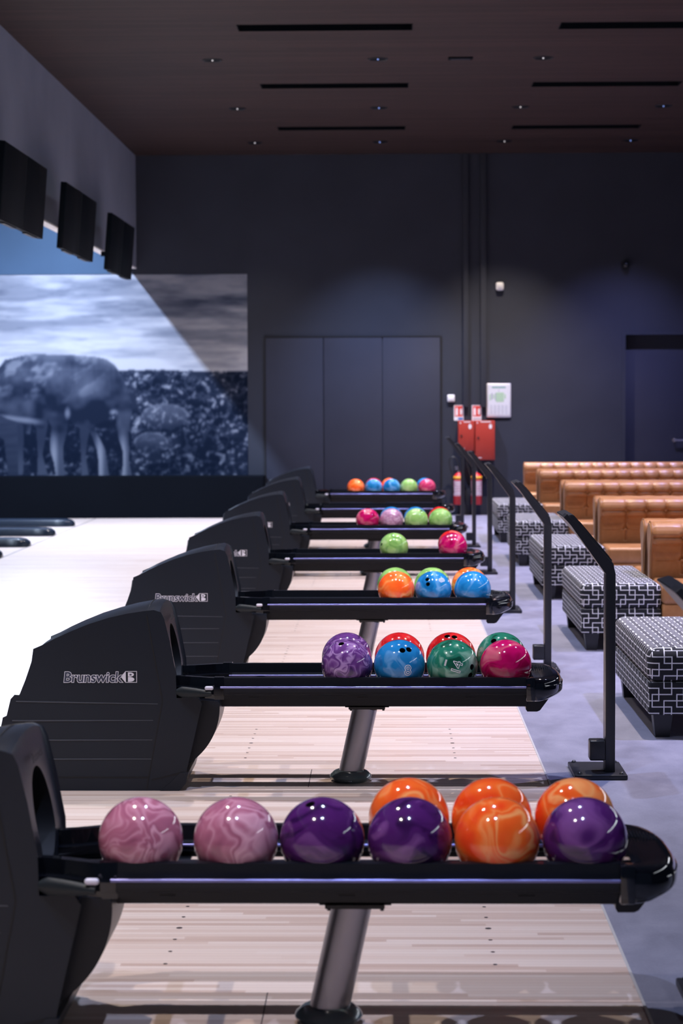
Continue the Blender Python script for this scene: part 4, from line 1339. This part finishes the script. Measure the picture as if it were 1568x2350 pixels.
bm = bmesh.new(); bmesh.ops.create_uvsphere(bm, u_segments=24, v_segments=14, radius=.048); bmesh.ops.translate(bm, vec=(0, -.055, 0), verts=bm.verts); bm_obj('dome', bm, M['screen'], r_, smooth=True)
r_ = on_wall('wall_switch', 0.909, 1.623, 'small white square switch box on the far wall', 'switch')
box_obj('cover', (-.051, .051, -.035, -.0005, -.049, .049), M['white'], r_, bev=.012, seg=3)
box_obj('rocker', (-.03, .03, -.039, -.034, -.03, .03), M['white'], r_, bev=.002)

def flat(bm, x0, x1, z0, z1, y, mat, th=.0008): box(bm, x0, x1, y - th, y, z0, z1, mat=mat)
def fire_sign(x, lab, blue):
    r_ = on_wall('fire_sign', x, 1.42, lab, 'sign', 'small fire safety signs')
    bm = bmesh.new(); box(bm, -.066, .066, -.004, -.0005, -.106, .106); bm_obj('sign_plate', bm, M['white'], r_)
    bm = bmesh.new()
    flat(bm, -.055, .055, -.050, .098, -.0045, 0)
    # extinguisher and flame pictogram in white on red
    def pl(pts, m):
        f = bm.faces.new([bm.verts.new((a, -.0062, b)) for a, b in pts]); f.material_index = m
    pl([(-.042, -.035), (-.012, -.035), (-.012, .045), (-.018, .062), (-.022, .066), (-.022, .078), (-.032, .078), (-.032, .066), (-.036, .062), (-.042, .045)], 1)
    pl([(.022, -.03), (.046, -.02), (.050, .02), (.040, .07), (.032, .045), (.020, .06), (.018, .02)], 1)
    bm_obj('pictogram', bm, [M['signred'], M['white']], r_)
    bm = bmesh.new(); flat(bm, -.01 if blue else -.05, .058, -.098 if blue else -.09, -.066 if blue else -.076, -.0045, 0)
    bm_obj('caption_strip', bm, M['signblue'] if blue else M['ink_grey'], r_)
    return r_
fire_sign(1.016, 'small red and white fire sign with a blue strip at its foot', True)
fire_sign(1.264, 'small red and white fire sign beside the framed plan', False)
r_ = on_wall('framed_plan', 1.570, 1.590, 'white framed evacuation plan poster on the far wall', 'poster')
box_obj('frame', (-.168, .168, -.022, -.0005, -.236, .236), M['alu'], r_, bev=.012, seg=3)
box_obj('sheet', (-.148, .148, -.024, -.021, -.205, .205), M['paper'], r_)
bm = bmesh.new(); yy = -.0242
flat(bm, -.095, .095, .172, .190, yy, 2)
for i in range(9):
    flat(bm, -.13 + i * .026, -.112 + i * .026, .0 + (i % 3) * .012, .085 + (i % 2) * .018, yy, 0 if i % 2 else 1)
flat(bm, -.04, .07, -.02, .11, yy - .0003, 1)
flat(bm, -.004, .004, .115, .155, yy, 0)
for i in range(5):
    for j in range(6): flat(bm, -.12 + i * .052, -.088 + i * .052, -.185 + j * .022, -.178 + j * .022, yy, 0)
bm_obj('printed_plan', bm, [M['ink_grey'], M['ink_green'], M['ink_teal']], r_)

def cabinet(x0, x1, z0, z1, lab, lockz, cham):
    xm = (x0 + x1) / 2; h2 = (z1 - z0) / 2; w2 = (x1 - x0) / 2
    r_ = on_wall('fire_cabinet', xm, (z0 + z1) / 2, lab, 'cabinet', 'red fire cabinets')
    box_obj('cabinet_body', (-w2, w2, -.14, -.0005, -h2, h2), M['red'], r_, bev=.004)
    d = box_obj('cabinet_door', (-w2 + .006, w2 - .006, -.152, -.1405, -h2 + .006, h2 - .006), M['red'], r_, bev=.004)
    bm = bmesh.new(); cyl(bm, (-w2 + .045, -.152, lockz), (-w2 + .045, -.160, lockz), .014, n=18); bm_obj('lock', bm, M['black'], d, smooth=True, sharp=40)
    bm = bmesh.new()
    f = bm.faces.new([bm.verts.new((w2 - .062 + .022 * math.cos(a), -.1526, h2 - .080 + .034 * math.sin(a))) for a in [2 * PI * i / 24 for i in range(24)]])
    flat(bm, -w2 + .075, w2 - .055, h2 - .022, h2 - .010, -.1522, 0)
    f = bm.faces.new([bm.verts.new((-w2 + .032 + .010 * math.cos(a), -.1526, h2 - .030 + .010 * math.sin(a))) for a in [2 * PI * i / 16 for i in range(16)]])
    flat(bm, -w2 + .035, -w2 + .09, -h2 + .028, -h2 + .036, -.1522, 0)
    bm_obj('decals', bm, M['white'], d)
    return r_
cabinet(1.003, 1.228, .896, 1.312, 'smaller red fire cabinet, left of the two', 0.0, 0)
cabinet(1.236, 1.510, .769, 1.313, 'larger red fire cabinet under the framed plan', 0.035, 0)

def extinguisher(x, lab):
    r_ = empty('fire_extinguisher', (x, WALL_Y - .095, .152), lab, 'fire extinguisher', 'red fire extinguishers on the far wall')
    bm = bmesh.new(); lathe(bm, [(0, 0), (.066, 0), (.074, .010), (.074, .375), (.068, .400), (.050, .422), (.026, .434), (.020, .445), (0, .445)], n=36)
    bm_obj('cylinder', bm, M['red2'], r_, smooth=True, sharp=40)
    bm = bmesh.new(); lathe(bm, [(.0745, .352), (.0748, .352), (.0748, .392), (.072, .392)], n=36); bm_obj('yellow_band', bm, M['yellow'], r_, smooth=True)
    bm = bmesh.new()
    A, C = [], []
    for i in range(17):
        a = -PI + PI * i / 16
        A.append(bm.verts.new((.0748 * math.cos(a), .0748 * math.sin(a), .12))); C.append(bm.verts.new((.0748 * math.cos(a), .0748 * math.sin(a), .335)))
    for i in range(16): bm.faces.new((A[i], A[i + 1], C[i + 1], C[i]))
    for zz_, ww in ((.30, 5), (.27, 4), (.235, 6), (.20, 6), (.165, 5), (.14, 6)):
        P_, Q_ = [], []
        for i in range(9):
            a = -PI / 2 + (i - 4) / 4 * .18 * ww
            P_.append(bm.verts.new((.0752 * math.cos(a), .0752 * math.sin(a), zz_))); Q_.append(bm.verts.new((.0752 * math.cos(a), .0752 * math.sin(a), zz_ + .012)))
        for i in range(8): bm.faces.new((P_[i], P_[i + 1], Q_[i + 1], Q_[i])).material_index = 1
    bm_obj('label_sleeve', bm, [M['label'], M['white']], r_, smooth=True)
    bm = bmesh.new(); cyl(bm, (0, 0, .44), (0, 0, .485), .018, n=16); box(bm, -.05, .012, -.012, .012, .485, .50, bev=.003); box(bm, -.055, .0, -.010, .010, .515, .527, bev=.003)
    bm_obj('valve', bm, M['chrome_knob'], r_)
    bm = bmesh.new()
    pts = [(.0, -.02, .465)] + [(-.075 + .075 * math.cos(a) , -.03, .50 + .16 * math.sin(a)) for a in [0.15 + 0.22 * i for i in range(12)]] + [(-.085, -.03, .40), (-.083, -.03, .25)]
    tube(bm, pts, .008, 8); cyl(bm, (-.083, -.03, .25), (-.083, -.03, .16), .010, .016, n=12)
    bm_obj('hose', bm, M['black'], r_, smooth=True, sharp=40)
    box_obj('wall_bracket', (-.03, .03, .066, .0945, .28, .36), M['black'], r_)
extinguisher(1.012, 'red fire extinguisher with a yellow band, below the smaller cabinet')
extinguisher(1.258, 'red fire extinguisher with a yellow band, below the larger cabinet')
